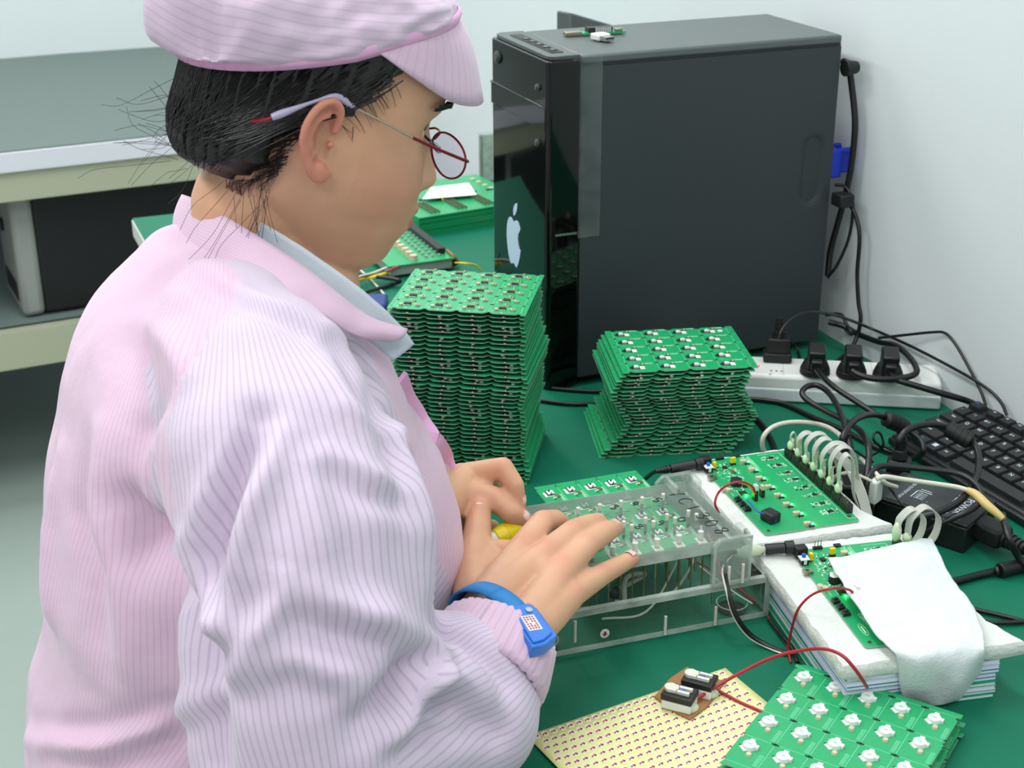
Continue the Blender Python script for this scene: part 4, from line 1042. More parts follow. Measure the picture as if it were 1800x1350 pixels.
wire3('wire', 'thin white wire running beside the looping black power lead', dd((1287,976,.058),(1270,1000,.056),(1277,1040,.046),(1290,1085,.026),(1315,1119,.008),(1350,1139,.002),(1380,1151,.002)), .0009, 'off_white')

# ------------------------------------------------------------------ sticker sheet and push switches
so = D(925, 1295, 0); sa_ = math.radians(7.3); SWD, SDP = .1875, .13
s1 = D(1275, 1175, 0); sa_ = math.atan2(s1[1]-so[1], s1[0]-so[0]); SWD = float(np.linalg.norm(s1[:2]-so[:2]))
t = thing('sticker_sheet', 'pale yellow sheet of small magenta arrow stickers at the bottom of the picture', 'sticker sheet', (so[0], so[1], TZ), sa_)
rows = []
for i in range(25):
    x = SWD*i/24; rows.append([(x, -SDP*j/8, .0006+.0045*max(0, 1-x/.03)**2*(j/8+.2)) for j in range(9)])
mat('sheet_yellow', (232, 232, 160), .6)
mat('label_cream', (236, 233, 200), .6); mat('magenta', (158, 10, 72), .5)
sh = MB().grid(rows); o = part('backing', sh, 'sheet_yellow', t, world=False, smooth=90)
s_ = o.modifiers.new('thick', 'SOLIDIFY'); s_.thickness = .0003; s_.offset = -1
def zs(x, y): return .0006+.0045*max(0, 1-x/.03)**2*(-y/SDP+.2)
ar = [(-.0018, .0003), (.0003, .0003), (.0003, .0012), (.0020, 0), (.0003, -.0012), (.0003, -.0003), (-.0008, -.0003), (-.0018, -.0012)]
st = MB()
for i in range(27):
    for j in range(15):
        x = .006+i*.0076+(.0038 if j % 2 else 0); y = -.005-j*.0082
        if x > SWD-.004 or y < -.122: continue
        z = zs(x, y)+.0003
        st.prism([(x+.0033*math.cos(a), y+.0033*math.sin(a)) for a in np.linspace(0, 2*math.pi, 11)[:-1]], z-.0002, z, 0)
        st.prism([(x+a*1.25, y+b*1.55) for a, b in ar], z-.0002, z+.0001, 1)
part('arrow_stickers', st, ['label_cream', 'magenta'], t, world=False, smooth=None, kind='stuff', label='rows of round cream stickers with magenta arrows')
cc = D(1215, 1222, .002); ca_ = math.radians(-42)
t = thing('push_switch_unit', 'two black and white push switches glued side by side on a brown card', 'switch', (cc[0], cc[1], TZ+.001), math.radians(-40))
# card outline in world
cp = [D(*p, .0015) for p in ((1150,1226),(1178,1194),(1208,1174),(1250,1193),(1278,1199),(1266,1209),(1258,1226),(1240,1246),(1213,1266),(1188,1254))]
c = MB().prism([(p[0], p[1]) for p in cp], TZ+.0014, TZ+.0026); part('card', c, 'cardboard', t, label='brown cardboard base')
for k, (px_, py_) in enumerate(((1194, 1238), (1229, 1213))):
    b = D(px_, py_, .004); M_ = fr((b[0], b[1], TZ+.0026), math.radians(-47)) @ Matrix.Scale(1.25, 4); 
    c = MB(); c.T = M_; c.box(-.0098, -.0072, 0, .0098, .0072, .0065, 0); hs = part('housing', c, 'white_plastic', t, bevel=.0012)
    c = MB(); c.T = M_; c.box(-.0102, -.0075, .0065, .0102, .0075, .0108, 0); part('switch_body', c, 'black_plastic', t, bevel=.0008)
    c = MB(); c.T = M_; c.cyl((-.0060, 0, .0109), (-.0060, 0, .0130), .0040, n=20); c.box(-.0060, -.0036, .0109, -.0010, .0036, .0128); c.box(-.0015, .0014, .0109, .0075, .0036, .0128); c.box(-.0015, -.0036, .0109, .0070, -.0014, .0128)
    part('lever', c, 'off_white', t, label='white forked lever')
    c = MB(); c.T = M_; c.box(.0008, -.0013, .0109, .0030, .0013, .0122); part('plunger', c, 'blue_plastic', t, label='blue plunger')
    part('glue_blob', MB().sphere((b[0]+.006, b[1]-.008, TZ+.004), (.007, .005, .004), n=14, k=6, zmin=-.3), 'hot_glue', t)
# ------------------------------------------------------------------ power strip and plugs
def WX(x, y, X):                 # point seen at x,y on the upright plane X
    d = ray(x, y); return CAM + d*((X-CAM[0])/d[0])
sr = D(1652, 722, 0); sl_ = D(1345, 706, 0); sdv = (sr-sl_)/np.linalg.norm(sr-sl_); san = math.atan2(sdv[1], sdv[0])
SL, SWd, SH = .255, .060, .034
so_ = sr-sdv*SL
t = thing('power_strip', 'white power strip on the mat between the tower and the keyboard', 'power strip', (so_[0], so_[1], TZ), san)
part('body', MB().box(0, -.0015, 0.001, SL, SWd, .018), 'white_plastic_side', t, world=False, bevel=.0025)
part('top_shell', MB().box(0, 0, .014, SL, SWd-.001, SH), 'white_plastic', t, world=False, bevel=.005)
SMx = fr((so_[0], so_[1], TZ), san); SI = SMx.inverted()
def sl(x, y): p = SI @ Vector(D(x, y, SH)); return p.x, p.y
for i, (x, y) in enumerate([(1365, 655), (1432, 655), (1495, 660), (1558, 664)]):
    a, b = sl(x, y); c = MB()
    if i == 0:
        for k in (-1, 0, 1): c.box(a+k*.006-.0012, b+.004, SH-.001, a+k*.006+.0012, b+.0065, SH+.0002, 1)
        for k in (-1, 1): c.add([(a+k*.007-.002, b-.003-.002*k*-1, SH+.0002), (a+k*.007-.001, b-.004+.002*k, SH+.0002), (a+k*.007+.002, b-.005-.002*k, SH+.0002), (a+k*.007+.001, b-.0045-.001*k, SH+.0002)], [(0, 1, 2, 3)], 1)
    c.box(a-.017, b-.017, SH, a+.017, b-.0168, SH+.0001, 0)
    part('socket', c, ['grey_plastic', 'black_plastic'], t, world=False)
a, b = sl(1333, 644); part('indicator', MB().cyl((a, b, SH), (a, b, SH+.0008), .0022, n=14), 'led_red', t, world=False, label='lit red indicator')
for x in (SL*.3, SL*.7, SL-.03): part('seam', MB().box(x-.0002, 0.003, SH, x+.0002, SWd-.004, SH+.0001), 'grey_plastic', t, world=False)
def cordpts(pts): return [p if isinstance(p, np.ndarray) else D(*p) for p in pts]
def power_cord(label, base, kind, pts, r=.0031, mt='black_cable', lean=0, group=None):
    t = thing('extension_lead', label, 'cable', tuple(base), 0, group)
    b = np.array(base)
    M_ = fr(b, san+lean)
    if kind == 'round':
        c = MB(); c.T = M_; c.cyl((0, 0, .0005), (0, 0, .008), .0175, .0168, n=28); c.cyl((0, 0, .008), (0, 0, .017), .0165, .0125, n=28)
        part('plug_base', c, 'dark_rubber', t, bevel=.0012)
        c = MB(); c.T = M_ @ Matrix.Rotation(math.radians(12), 4, 'X'); c.box(-.0095, -.013, .012, .0095, .012, .036); c.box(-.0065, -.021, .016, .0065, -.012, .029)
        part('plug_grip', c, 'black_plastic', t, bevel=.002)
    elif kind == 'tall':
        c = MB(); c.T = M_; c.box(-.0165, -.010, .0005, .0165, .010, .012); c.prism([(-.013, -.009), (.013, -.009), (.013, .009), (-.013, .009)], .012, .030); 
        part('plug_base', c, 'dark_rubber', t, bevel=.002)
        c = MB(); c.T = M_
        for k in range(4): c.cyl((0, 0, .030+k*.006), (0, 0, .0345+k*.006), .0075-.0008*k, n=14)
        c.cyl((0, 0, .030), (0, 0, .054), .0045, n=12); part('strain_relief', c, 'dark_rubber', t)
    elif kind == 'up':
        c = MB(); c.T = M_; c.box(-.012, -.009, .0005, .012, .009, .020); c.cyl((0, 0, .020), (0, 0, .032), .008, .0055, n=14); part('plug_base', c, 'black_plastic', t, bevel=.002)
        c = MB(); c.T = M_
        for k in range(3): c.cyl((0, 0, .032+k*.004), (0, 0, .035+k*.004), .0055, n=14)
        c.cyl((0, 0, .03), (0, 0, .046), .0042, n=12); part('strain_relief', c, 'dark_rubber', t)
    part('cord', MB().tube([tuple(p) for p in cordpts(pts)], r, n=12, sub=8), mt, t, smooth=60)
    return t
def ferrite(parent, p0, p1, r=.0082):
    p0 = np.array(p0); p1 = np.array(p1); d = (p1-p0); 
    c = MB().cyl(p0, p0+d*.08, r*.6, r*.95, n=20, caps=True).cyl(p0+d*.08, p0+d*.92, r, n=20).cyl(p0+d*.92, p1, r*.95, r*.6, n=20)
    for k in (.3, .5, .7): c.cyl(p0+d*(k-.035), p0+d*(k+.035), r*1.07, n=20)
    part('ferrite_core', c, 'dark_rubber', parent, smooth=40)
z = SH
power_cord('thin black cord whose tall plug stands upright in the strip beside the tower', D(1366, 634, SH), 'tall',
    [D(1368, 597, .082), (1374,580,.092), (1390,561,.100), (1412,550,.102), (1440,549,.095), (1475,556,.075), (1530,577,.045), WX(1600,608,1.030), WX(1690,655,1.030), WX(1738,685,1.032), WX(1760,708,1.034), WX(1770,730,1.034)], .0018)
pc = power_cord('black cord from the second plug in the strip, running over the keyboard corner', D(1432, 656, SH), 'round',
    [(1436,650,.050), (1446,662,.050), (1470,683,.046), (1505,706,.040), (1540,728,.034), (1572,742,.034), (1600,760,.036), (1620,777,.034), (1622,795,.026), (1606,806,.012), (1585,806,.008)], .0032)
power_cord('black cord from the third plug in the strip, looping back toward the tower', D(1496, 660, SH), 'round',
    [(1498,652,.052), (1512,660,.050), (1540,666,.048), (1580,665,.048), (1606,659,.050), (1611,648,.052), (1598,627,.050), WX(1575,608,1.024), WX(1545,601,1.030), WX(1510,588,1.030), WX(1482,573,1.022), WX(1456,566,1.008)], .0036)
power_cord('black cord from the fourth plug in the strip, running behind the keyboard', D(1560, 664, SH), 'round',
    [(1566,658,.048), (1578,668,.046), (1610,678,.042), (1650,690,.036), (1698,704,.026), (1722,716,.012), (1745,738,.006)], .0036)
wire3('cable', 'thin black cable bent in an arch against the wall behind the power strip', [WX(1545,594,1.02), WX(1590,589,1.03), WX(1640,584,1.036), WX(1662,586,1.038), WX(1680,606,1.038), WX(1705,650,1.038), WX(1724,688,1.038), WX(1733,712,1.036)], .0017, 'black_cable', cat='cable')
wire3('cable', 'black cable hooking out of the tower foot toward the power strip', [WX(1452,553,1.01), WX(1478,553,1.012), WX(1488,570,1.012), WX(1497,588,1.015), D(1480,575,.004)], .0022, 'black_cable', cat='cable')
wire3('cable', 'short black cable dropping behind the tall upright plug', dd((1385,600,.02),(1398,608,.010),(1404,622,.003),(1404,636,.003)), .0018, 'black_cable', cat='cable')
# keyboard
KO = np.array([.989, 1.161, .777]); KA = -1.513; KT = .119; U = .019
KM = Matrix.Translation(Vector(KO)) @ Matrix.Rotation(KA, 4, 'Z') @ Matrix.Rotation(KT, 4, 'X')
t = thing('keyboard', 'black computer keyboard with white letters against the wall at the right edge', 'keyboard', tuple(KO), 0, rot=KM.to_euler())
bp = MB().box(-2.05*U, -3.75*U, -.012, 16.5*U, 2.75*U, -.0055); part('body', bp, 'black_plastic', t, world=False, bevel=.003)
part('palm_edge', MB().box(-2.05*U, -3.98*U, -.016, 16.5*U, -3.6*U, -.008), 'black_plastic', t, world=False, bevel=.002)
for x in (-1.5*U, 15*U): part('foot', MB().box(x-.01, 2.2*U, -.030, x+.01, 2.45*U, -.012), 'black_plastic', t, world=False)
mat('key_black', (30, 31, 33), .5); mat('legend', (205, 215, 225), .6); mat('legend_blue', (70, 120, 190), .6)
rows_k = [(2.1, [('Esc',-1.5,1),('F1',-.1,1),('F2',.9,1),('F3',1.9,1),('F4',2.9,1),('F5',4.3,1),('F6',5.3,1)]),
 (1, [('~ `',-1.5,1),('! 1',-.5,1),('@ 2',.5,1),('# 3',1.5,1),('$ 4',2.5,1),('% 5',3.5,1),('^ 6',4.5,1),('& 7',5.5,1),('* 8',6.5,1)]),
 (0, [('Tab',-1.25,1.5)]+[(c, i, 1) for i, c in enumerate('QWERTYUI')]),
 (-1, [('Caps Lock',-1.13,1.75)]+[(c, i+.25, 1) for i, c in enumerate('ASDFGHJK')]),
 (-2, [('Shift',-.88,2.25)]+[(c, i+.75, 1) for i, c in enumerate('ZXCVBNM')]),
 (-3, [('Ctrl',-1.38,1.25),('Fn',-.2,1),('#',.8,1),('Alt',1.8,1),('',5.3,5.6)])]
for j, ks in rows_k:
    for txt, i, wu in ks:
        hw_ = wu*U/2-.0011; hd = U/2-.0011; cx, cy = i*U, j*U
        if j == 2.1: hd *= .86
        c = MB(); v = []
        for (zz, s) in ((-.006, 0), (-.0012, .0011), (0, .0016)):
            v += [(cx-hw_+s, cy-hd+s*.8, zz), (cx+hw_-s, cy-hd+s*.8, zz), (cx+hw_-s, cy+hd-s*1.3, zz), (cx-hw_+s, cy+hd-s*1.3, zz)]
        f = [(8, 9, 10, 11)]
        for q in (0, 4):
            for k in range(4): f.append((q+k, q+(k+1) % 4, q+4+(k+1) % 4, q+4+k))
        c.add(v, f); kk = part('key', c, 'key_black', t, world=False, smooth=None)
        if txt:
            T = Matrix.Translation((cx-(.002 if wu < 1.3 else 0), cy+.0015, 0))
            if txt == '#' and j == -3:
                l = MB()
                for a in (0, 1):
                    for b in (0, 1): l.box(cx-.003+a*.003, cy-.001+b*.003, .0001, cx-.0004+a*.003, cy+.0016+b*.003, .0003)
            else: l = text_mb(txt, .0062 if len(txt) == 1 else (.0042 if len(txt) < 5 else .0034), T=T, z=.0001)
            part('legend', l, 'legend' if txt != 'Esc' and txt != 'Fn' else 'legend_blue', kk, world=False, smooth=None, label='printed legend')
# black splitter with two plug bodies
sp_ = D(1497, 838, .040); t = thing('socket_splitter', 'square black socket block behind the far control board header', 'socket block', (sp_[0], sp_[1], TZ), math.radians(-25))
part('body', MB().box(-.024, -.022, 0, .024, .022, .040), 'black_plastic', t, world=False, bevel=.003)
for x, y in ((-.008, .004), (.008, .006), (0, -.010)): part('slot', MB().box(x-.003, y-.001, .040, x+.003, y+.001, .0403), 'grey_plastic', t, world=False)
pc = power_cord('black cord arching from the plug by the ribbon cables to a ferrite core', D(1479, 835, .028), 'up',
    [(1479,782,.075), (1482,768,.085), (1496,744,.090), (1518,731,.084), (1540,729,.070), (1560,735,.058), (1590,750,.044), (1602,757,.034), (1612,764,.030)], .0032, lean=.3)
ferrite(pc, D(1555, 735, .060), D(1594, 752, .044))
pc = power_cord('glossy black cord with a ferrite core curling from the keyboard over the adapter', D(1578, 838, .010), 'up',
    [(1578,788,.060), (1580,775,.070), (1592,758,.078), (1615,748,.080), (1645,746,.076), (1668,754,.070), (1705,775,.062), (1717,790,.060), (1721,815,.056), (1713,845,.052), (1690,878,.050), (1650,900,.048), (1600,913,.040), (1580,918,.034)], .0034, lean=-.2)
ferrite(pc, D(1663, 751, .071), D(1709, 778, .061), .0085)
wire3('cable', 'thick black cable making a tall narrow loop in front of the power strip', dd((1500,838,.042),(1497,800,.060),(1490,765,.070),(1476,722,.074),(1458,692,.074),(1438,678,.074),(1420,679,.074),(1410,690,.072),(1420,704,.068),(1450,722,.066),(1495,745,.070),(1518,765,.074),(1527,790,.074),(1526,820,.064),(1520,860,.050),(1516,900,.030)), .0031, 'black_cable', cat='cable', n=12)
wire3('cable', 'black cable bending from the adapter back over its printed top', dd((1521,870,.044),(1524,848,.056),(1535,828,.062),(1552,819,.064),(1590,821,.062),(1640,826,.060),(1685,833,.058),(1712,848,.056),(1725,868,.054),(1720,886,.050),(1695,902,.046),(1655,920,.036),(1620,942,.020)), .0030, 'black_cable', cat='cable', n=12)
wire3('cable', 'black cable lying on the mat in front of the power strip', dd((1305,700,.003),(1345,704,.003),(1380,711,.003),(1430,734,.003),(1480,755,.004),(1540,786,.004),(1590,800,.004)), .0030, 'black_cable', cat='cable', n=12)
wire3('cable', 'thick black cable curving out from behind the shorter stack', dd((1290,722,.003),(1318,728,.003),(1340,748,.003),(1356,775,.003),(1364,800,.003)), .0034, 'black_cable', cat='cable', n=12)
wire3('cable', 'white cable arching from behind the far control board', dd((1350,802,.010),(1341,788,.022),(1342,768,.036),(1358,751,.044),(1385,743,.046),(1420,743,.044),(1452,750,.040),(1475,764,.034),(1488,782,.028),(1490,800,.020)), .0026, 'white_cable', cat='cable', n=12)
t = thing('white_plug', 'small white plug under the black loops beside the socket block', 'plug', tuple(D(1490, 812, .010)))
part('housing', MB().cyl(D(1489, 790, .028), D(1491, 812, .014), .0040, .0052, n=12), 'white_plastic', t, bevel=.0005)
wire3('cable', 'thin white cable hopping over the socket block to a loose white end', dd((1466,845,.046),(1470,836,.058),(1490,831,.064),(1515,838,.062),(1532,846,.058)), .0016, 'white_cable', cat='cable')
wire3('cable', 'white cable end dangling over the black adapter beside the white USB plug', dd((1512,806,.052),(1530,822,.060),(1545,838,.060),(1558,850,.054),(1576,856,.047)), .0022, 'white_cable', cat='cable')
t = thing('usb_cable', 'white USB cable plugged into the adapter, yellowed at its far end', 'cable', tuple(D(1540, 866, .032)))
ub = D(1537, 872, .040); c = MB(); c.T = fr(ub, math.radians(-62)); c.box(-.005, -.0075, -.006, .005, .0075, .018); part('plug', c, 'white_plastic', t, bevel=.002)
part('cord', MB().tube([tuple(p) for p in dd((1540,842,.066),(1555,838,.068),(1590,843,.064),(1640,850,.060),(1680,856,.058),(1702,862,.056))], .0024, n=12), 'white_cable', t)
mat('aged_white', (200, 176, 110), .5); part('aged_tip', MB().tube([tuple(p) for p in dd((1700,861,.056),(1716,870,.055),(1735,888,.052),(1752,902,.048),(1765,914,.044))], lambda q: .0028+.0020*math.sin(math.pi*q)**.8*(1-q*.5) if q < .97 else .001, n=12), 'aged_white', t, label='yellowed rubbery cable end')
wire3('cable', 'wiry black cable tied in a small loop between the ferrite cords', dd((1553,792,.030),(1546,784,.036),(1536,774,.044),(1537,762,.050),(1545,760,.050),(1551,770,.044),(1552,784,.036),(1540,796,.026),(1524,805,.030)), .0014, 'black_cable', cat='cable')
wire3('cable', 'thin black cable running from the small tied loop toward the socket block', dd((1552,784,.034),(1570,792,.030),(1592,800,.028),(1600,812,.020),(1598,825,.010)), .0013, 'black_cable', cat='cable')
wire3('cable', 'thin black cable looping between the white plug and the tied loop', dd((1466,840,.040),(1468,805,.060),(1480,790,.066),(1500,791,.066),(1518,802,.060),(1534,812,.050)), .0013, 'black_cable', cat='cable')
wire3('cable', 'thin black cable hanging down across the adapter side', dd((1556,846,.046),(1570,866,.044),(1588,890,.040),(1598,912,.020)), .0012, 'black_cable', cat='cable')
wire3('cable', 'two-strand black cable lying right of the white cloth, upper strand', dd((1690,1066,.003),(1720,1073,.003),(1760,1082,.003),(1830,1100,.003)), .0022, 'black_cable', cat='cable')
wire3('cable', 'two-strand black cable lying right of the white cloth, lower strand', dd((1700,1086,.003),(1740,1094,.003),(1780,1094,.003),(1830,1090,.003)), .0020, 'black_cable', cat='cable')
wire3('cable', 'upper black cable on the mat between the two green stacks', dd((935,674,.003),(970,682,.003),(1010,686,.003),(1060,688,.003),(1100,684,.003)), .0024, 'black_cable', cat='cable')
wire3('cable', 'lower black cable on the mat between the two green stacks', dd((930,700,.003),(965,706,.003),(1005,710,.003),(1060,708,.003),(1100,700,.003)), .0024, 'black_cable', cat='cable')
# big adapter
P0 = D(1700, 925, .030); Wd_ = D(1757, 876, .030)-P0; wa = math.atan2(Wd_[1], Wd_[0]); LDp = D(1500, 858, .030)-P0
la = wa+math.radians(88)
t = thing('power_adapter', 'black power adapter with printed label and USB ports between the cloth and keyboard', 'power adapter', (P0[0], P0[1], TZ), wa)
AL, AWd = .150, .068
part('body', MB().box(0, 0, 0, AWd, .092, .027), 'black_plastic', t, world=False, bevel=.002)
part('usb_hub', MB().box(.002, .088, .004, AWd-.004, AL, .027), 'black_plastic', t, world=False, bevel=.003)
mat('label_grey', (52, 56, 58), .35)
part('top_cover', MB().prism([(0, 0), (AWd, 0), (AWd, .098), (.006, .104), (0, .090)], .027, .030), 'black_plastic', t, world=False, bevel=.001)
part('label_plate', MB().prism([(.004, .010), (AWd-.005, .010), (AWd-.005, .090), (.004, .086)], .030, .0304), 'label_grey', t, world=False)
R90 = Matrix.Rotation(math.pi, 4, 'Z')
tx = MB()
for s, x, y, q in (('POWER', .034, .019, .0105), ('ADAPTER', .031, .029, .0105), ('USB OUTPUT PORTS', .030, .076, .0048)):
    tx = text_mb(s, q, mb=tx, T=Matrix.Translation((x, y, .0304)) @ R90)
lg = [(.030,.052,.044,.053),(.030,.066,.044,.067),(.030,.052,.031,.067),(.043,.052,.044,.060)]
for k in range(4): tx.box(.022+k*.0035, .0575, .0305, .0235+k*.0035, .0585, .0306); tx.box(.022+k*.0035, .0615, .0305, .0245+k*.0035, .0625, .0306); tx.box(.0215+k*.0037, .055, .0305, .0223+k*.0037, .065, .0306)
tx.box(.037, .053, .0305, .0382, .068, .0306).box(.021, .067, .0305, .0382, .068, .0306).box(.041, .055, .0305, .042, .066, .0306)
tx.box(.020, .0495, .0305, .0205, .0505, .0306)
part('printed_text', tx, 'legend', t, world=False, smooth=None, label='white printed label text')
for k in range(4): part('usb_port', MB().box(.010+k*.013, .120, .027, .014+k*.013, .134, .0273).box(.011+k*.013, .1205, .0273, .013+k*.013, .1335, .0276), 'grey_plastic', t, world=False)
part('metal_trim', MB().box(-.0006, .094, .019, 0.003, .120, .0235), 'white_plastic_side', t, world=False)
# mains lead into adapter
ad = D(1722, 925, .018); ae = D(1775, 948, .020)
t = thing('mains_lead', 'thick black mains lead plugged into the end of the power adapter', 'cable', tuple(ad))
c = MB(); dv = (ae-ad); an = math.atan2(dv[1], dv[0]); c.T = fr(ad, an); c.box(-.006, -.012, -.009, .030, .012, .009); part('connector', c, 'dark_rubber', t, bevel=.003)
c = MB(); c.T = fr(ad, an)
for k in range(6): c.cyl((.030+k*.005, 0, 0), (.0335+k*.005, 0, 0), .0085-.0006*k, n=16)
c.cyl((.03, 0, 0), (.062, 0, 0), .0045, n=14); c.cyl((.062, 0, 0), (.12, -.01, -.01), .0038, n=14); part('strain_relief', c, 'dark_rubber', t)
t = thing('power_lead', 'black lead curving past the mains lead to a barrel plug at the right edge', 'cable', tuple(D(1757, 1000, .003)))
part('cord', MB().tube([tuple(p) for p in dd((1762,905,.040),(1768,925,.042),(1775,950,.036),(1790,978,.018),(1815,1005,.006))], .0034, n=12), 'black_cable', t)
t = thing('barrel_plug_lead', 'black barrel plug and cord lying on the mat right of the white cloth', 'cable', tuple(D(1757, 1000, .005)))
b0, b1 = D(1757, 1003, .007), D(1812, 990, .007); part('plug', MB().cyl(b0, b1, .0068, .0062, n=18).cyl(D(1750, 1004, .006), b0, .0045, n=16), 'black_plastic', t, bevel=.0008)
part('cord', MB().tube([tuple(p) for p in dd((1754,1003,.005),(1720,1011,.004),(1690,1019,.004),(1660,1026,.004))], .0034, n=12), 'black_cable', t)
# cables behind the tower
wire3('cable', 'thick black cable arching down the wall behind the computer tower', [WX(1482,108,1.012), WX(1491,114,1.022), WX(1497,150,1.026), WX(1503,215,1.028), WX(1498,280,1.028), WX(1488,335,1.026), WX(1472,395,1.022), WX(1460,440,1.018), WX(1455,485,1.014)], .0040, 'black_cable', cat='cable', n=12)
wire3('cable', 'black cable with a bend hanging behind the computer tower down to the mat', [WX(1462,350,1.008), WX(1478,346,1.016), WX(1494,360,1.024), WX(1506,385,1.028), WX(1511,420,1.028), WX(1507,480,1.028), WX(1509,530,1.028), WX(1513,560,1.028), WX(1507,590,1.025), WX(1495,615,1.012), D(1480,628,.004), D(1470,636,.003)], .0026, 'black_cable', cat='cable', n=12)
wire3('cable', 'thin black cable looping back under the tower from the blue video plug', [WX(1468,325,1.008), WX(1485,328,1.02), WX(1498,350,1.025), WX(1498,385,1.026), WX(1490,425,1.024), WX(1472,465,1.018), WX(1455,488,1.012)], .0020, 'black_cable', cat='cable', n=12)
c = MB(); a_ = WX(1484, 120, 1.008); c.cyl(a_, a_+np.array([.018, 0, 0]), .010, .007, n=16); solo('rear_plug', c, 'dark_rubber', 'black plug high on the back of the computer tower', 'plug', bevel=.001)
c = MB(); a_ = WX(1470, 350, 1.004); c.box(a_[0], a_[1]-.01, a_[2]-.010, a_[0]+.020, a_[1]+.012, a_[2]+.006); solo('rear_plug', c, 'dark_rubber', 'black plug below the blue video plug behind the tower', 'plug', bevel=.002)
# ------------------------------------------------------------------ the woman
HO = Vector((.2690, 1.0870, 1.1980))
def _hf(y, p, ro):
    h = np.array([cf[0], cf[1], 0]); h /= np.linalg.norm(h); rr = np.array([h[1], -h[0], 0])
    F0 = math.cos(y)*rr+math.sin(y)*h; Z = np.array([0, 0, 1.])
    Fh = math.cos(p)*F0-math.sin(p)*Z; Uh = math.sin(p)*F0+math.cos(p)*Z; Rh = np.cross(Fh, Uh)
    U2 = math.cos(ro)*Uh+math.sin(ro)*Rh
    return Fh, np.cross(Fh, U2), U2
hF, hR, hU = _hf(.302, .356, .083)
HO = Vector(Q(547.43, 186.65, 1.116))
HM = Matrix(((hF[0], hR[0], hU[0], HO[0]), (hF[1], hR[1], hU[1], HO[1]), (hF[2], hR[2], hU[2], HO[2]), (0, 0, 0, 1)))
HI = HM.inverted()
def H(x, y, z): return HM @ Vector((x, y, z))
mat('eye_white', (225, 220, 214), .3)
mat('cap_fabric', (226, 198, 220), .85)
def skin_mat():
    m = mat('skin', (196, 150, 122), .5, sss=.25, spec=.35); t = m.node_tree; b = t.nodes['Principled BSDF']
    at = nd(t, 'ShaderNodeAttribute'); at.attribute_name = 'blush'; tc = nd(t, 'ShaderNodeTexCoord')
    n = nd(t, 'ShaderNodeTexNoise'); n.inputs['Scale'].default_value = 30; n.inputs['Detail'].default_value = 5; t.links.new(tc.outputs['Object'], n.inputs['Vector'])
    m1 = nd(t, 'ShaderNodeMix', data_type='RGBA'); m1.inputs['A'].default_value = lin((200, 150, 118))+(1,); m1.inputs['B'].default_value = lin((216, 170, 140))+(1,)
    t.links.new(n.outputs['Fac'], m1.inputs['Factor'])
    m2 = nd(t, 'ShaderNodeMix', data_type='RGBA'); m2.inputs['B'].default_value = lin((198, 112, 100))+(1,)
    t.links.new(at.outputs['Fac'], m2.inputs['Factor']); t.links.new(m1.outputs['Result'], m2.inputs['A']); t.links.new(m2.outputs['Result'], b.inputs['Base Color'])
    n2 = nd(t, 'ShaderNodeTexNoise'); n2.inputs['Scale'].default_value = 420; n2.inputs['Detail'].default_value = 3; t.links.new(tc.outputs['Object'], n2.inputs['Vector'])
    bp = nd(t, 'ShaderNodeBump'); bp.inputs['Strength'].default_value = .12; bp.inputs['Distance'].default_value = .0005
    t.links.new(n2.outputs['Fac'], bp.inputs['Height']); t.links.new(bp.outputs['Normal'], b.inputs['Normal'])
skin_mat()
mat('lip', (170, 96, 92), .4, sss=.2)
def fabric_mat(name='jacket_fabric', amt=.5):
    m = mat(name, (226, 196, 220), .8, sheen=.25); t = m.node_tree; b = t.nodes['Principled BSDF']
    a1 = nd(t, 'ShaderNodeAttribute'); a1.attribute_name = 'stripe'; a2 = nd(t, 'ShaderNodeAttribute'); a2.attribute_name = 'panel'
    mu = nd(t, 'ShaderNodeMath', operation='MULTIPLY'); mu.inputs[1].default_value = 2*math.pi/.0046
    sn = nd(t, 'ShaderNodeMath', operation='SINE'); t.links.new(a1.outputs['Fac'], mu.inputs[0]); t.links.new(mu.outputs[0], sn.inputs[0])
    mr = nd(t, 'ShaderNodeMapRange'); mr.inputs['From Min'].default_value = .45; mr.inputs['From Max'].default_value = 1; t.links.new(sn.outputs[0], mr.inputs['Value'])
    mx = nd(t, 'ShaderNodeMix', data_type='RGBA'); mx.inputs['A'].default_value = lin((214, 184, 206))+(1,); mx.inputs['B'].default_value = lin((207, 191, 211))+(1,)  # B: sleeve, same fabric with its grey-lilac sheen painted into the colour
    t.links.new(a2.outputs['Fac'], mx.inputs['Factor'])
    m3 = nd(t, 'ShaderNodeMix', data_type='RGBA'); m3.inputs['A'].default_value = lin((194, 142, 182))+(1,); m3.inputs['B'].default_value = lin((146, 124, 156))+(1,)
    t.links.new(a2.outputs['Fac'], m3.inputs['Factor'])
    m4 = nd(t, 'ShaderNodeMix', data_type='RGBA'); 
    ms = nd(t, 'ShaderNodeMath', operation='MULTIPLY'); ms.inputs[1].default_value = amt; t.links.new(mr.outputs[0], ms.inputs[0])
    t.links.new(ms.outputs[0], m4.inputs['Factor']); t.links.new(mx.outputs['Result'], m4.inputs['A']); t.links.new(m3.outputs['Result'], m4.inputs['B'])
    t.links.new(m4.outputs['Result'], b.inputs['Base Color'])
    tc = nd(t, 'ShaderNodeTexCoord'); n = nd(t, 'ShaderNodeTexNoise'); n.inputs['Scale'].default_value = 38; n.inputs['Detail'].default_value = 6; t.links.new(tc.outputs['Object'], n.inputs['Vector'])
    bp = nd(t, 'ShaderNodeBump'); bp.inputs['Strength'].default_value = .35; bp.inputs['Distance'].default_value = .004
    t.links.new(n.outputs['Fac'], bp.inputs['Height']); t.links.new(bp.outputs['Normal'], b.inputs['Normal'])
fabric_mat(amt=.40); fabric_mat('cap_cloth', .26)
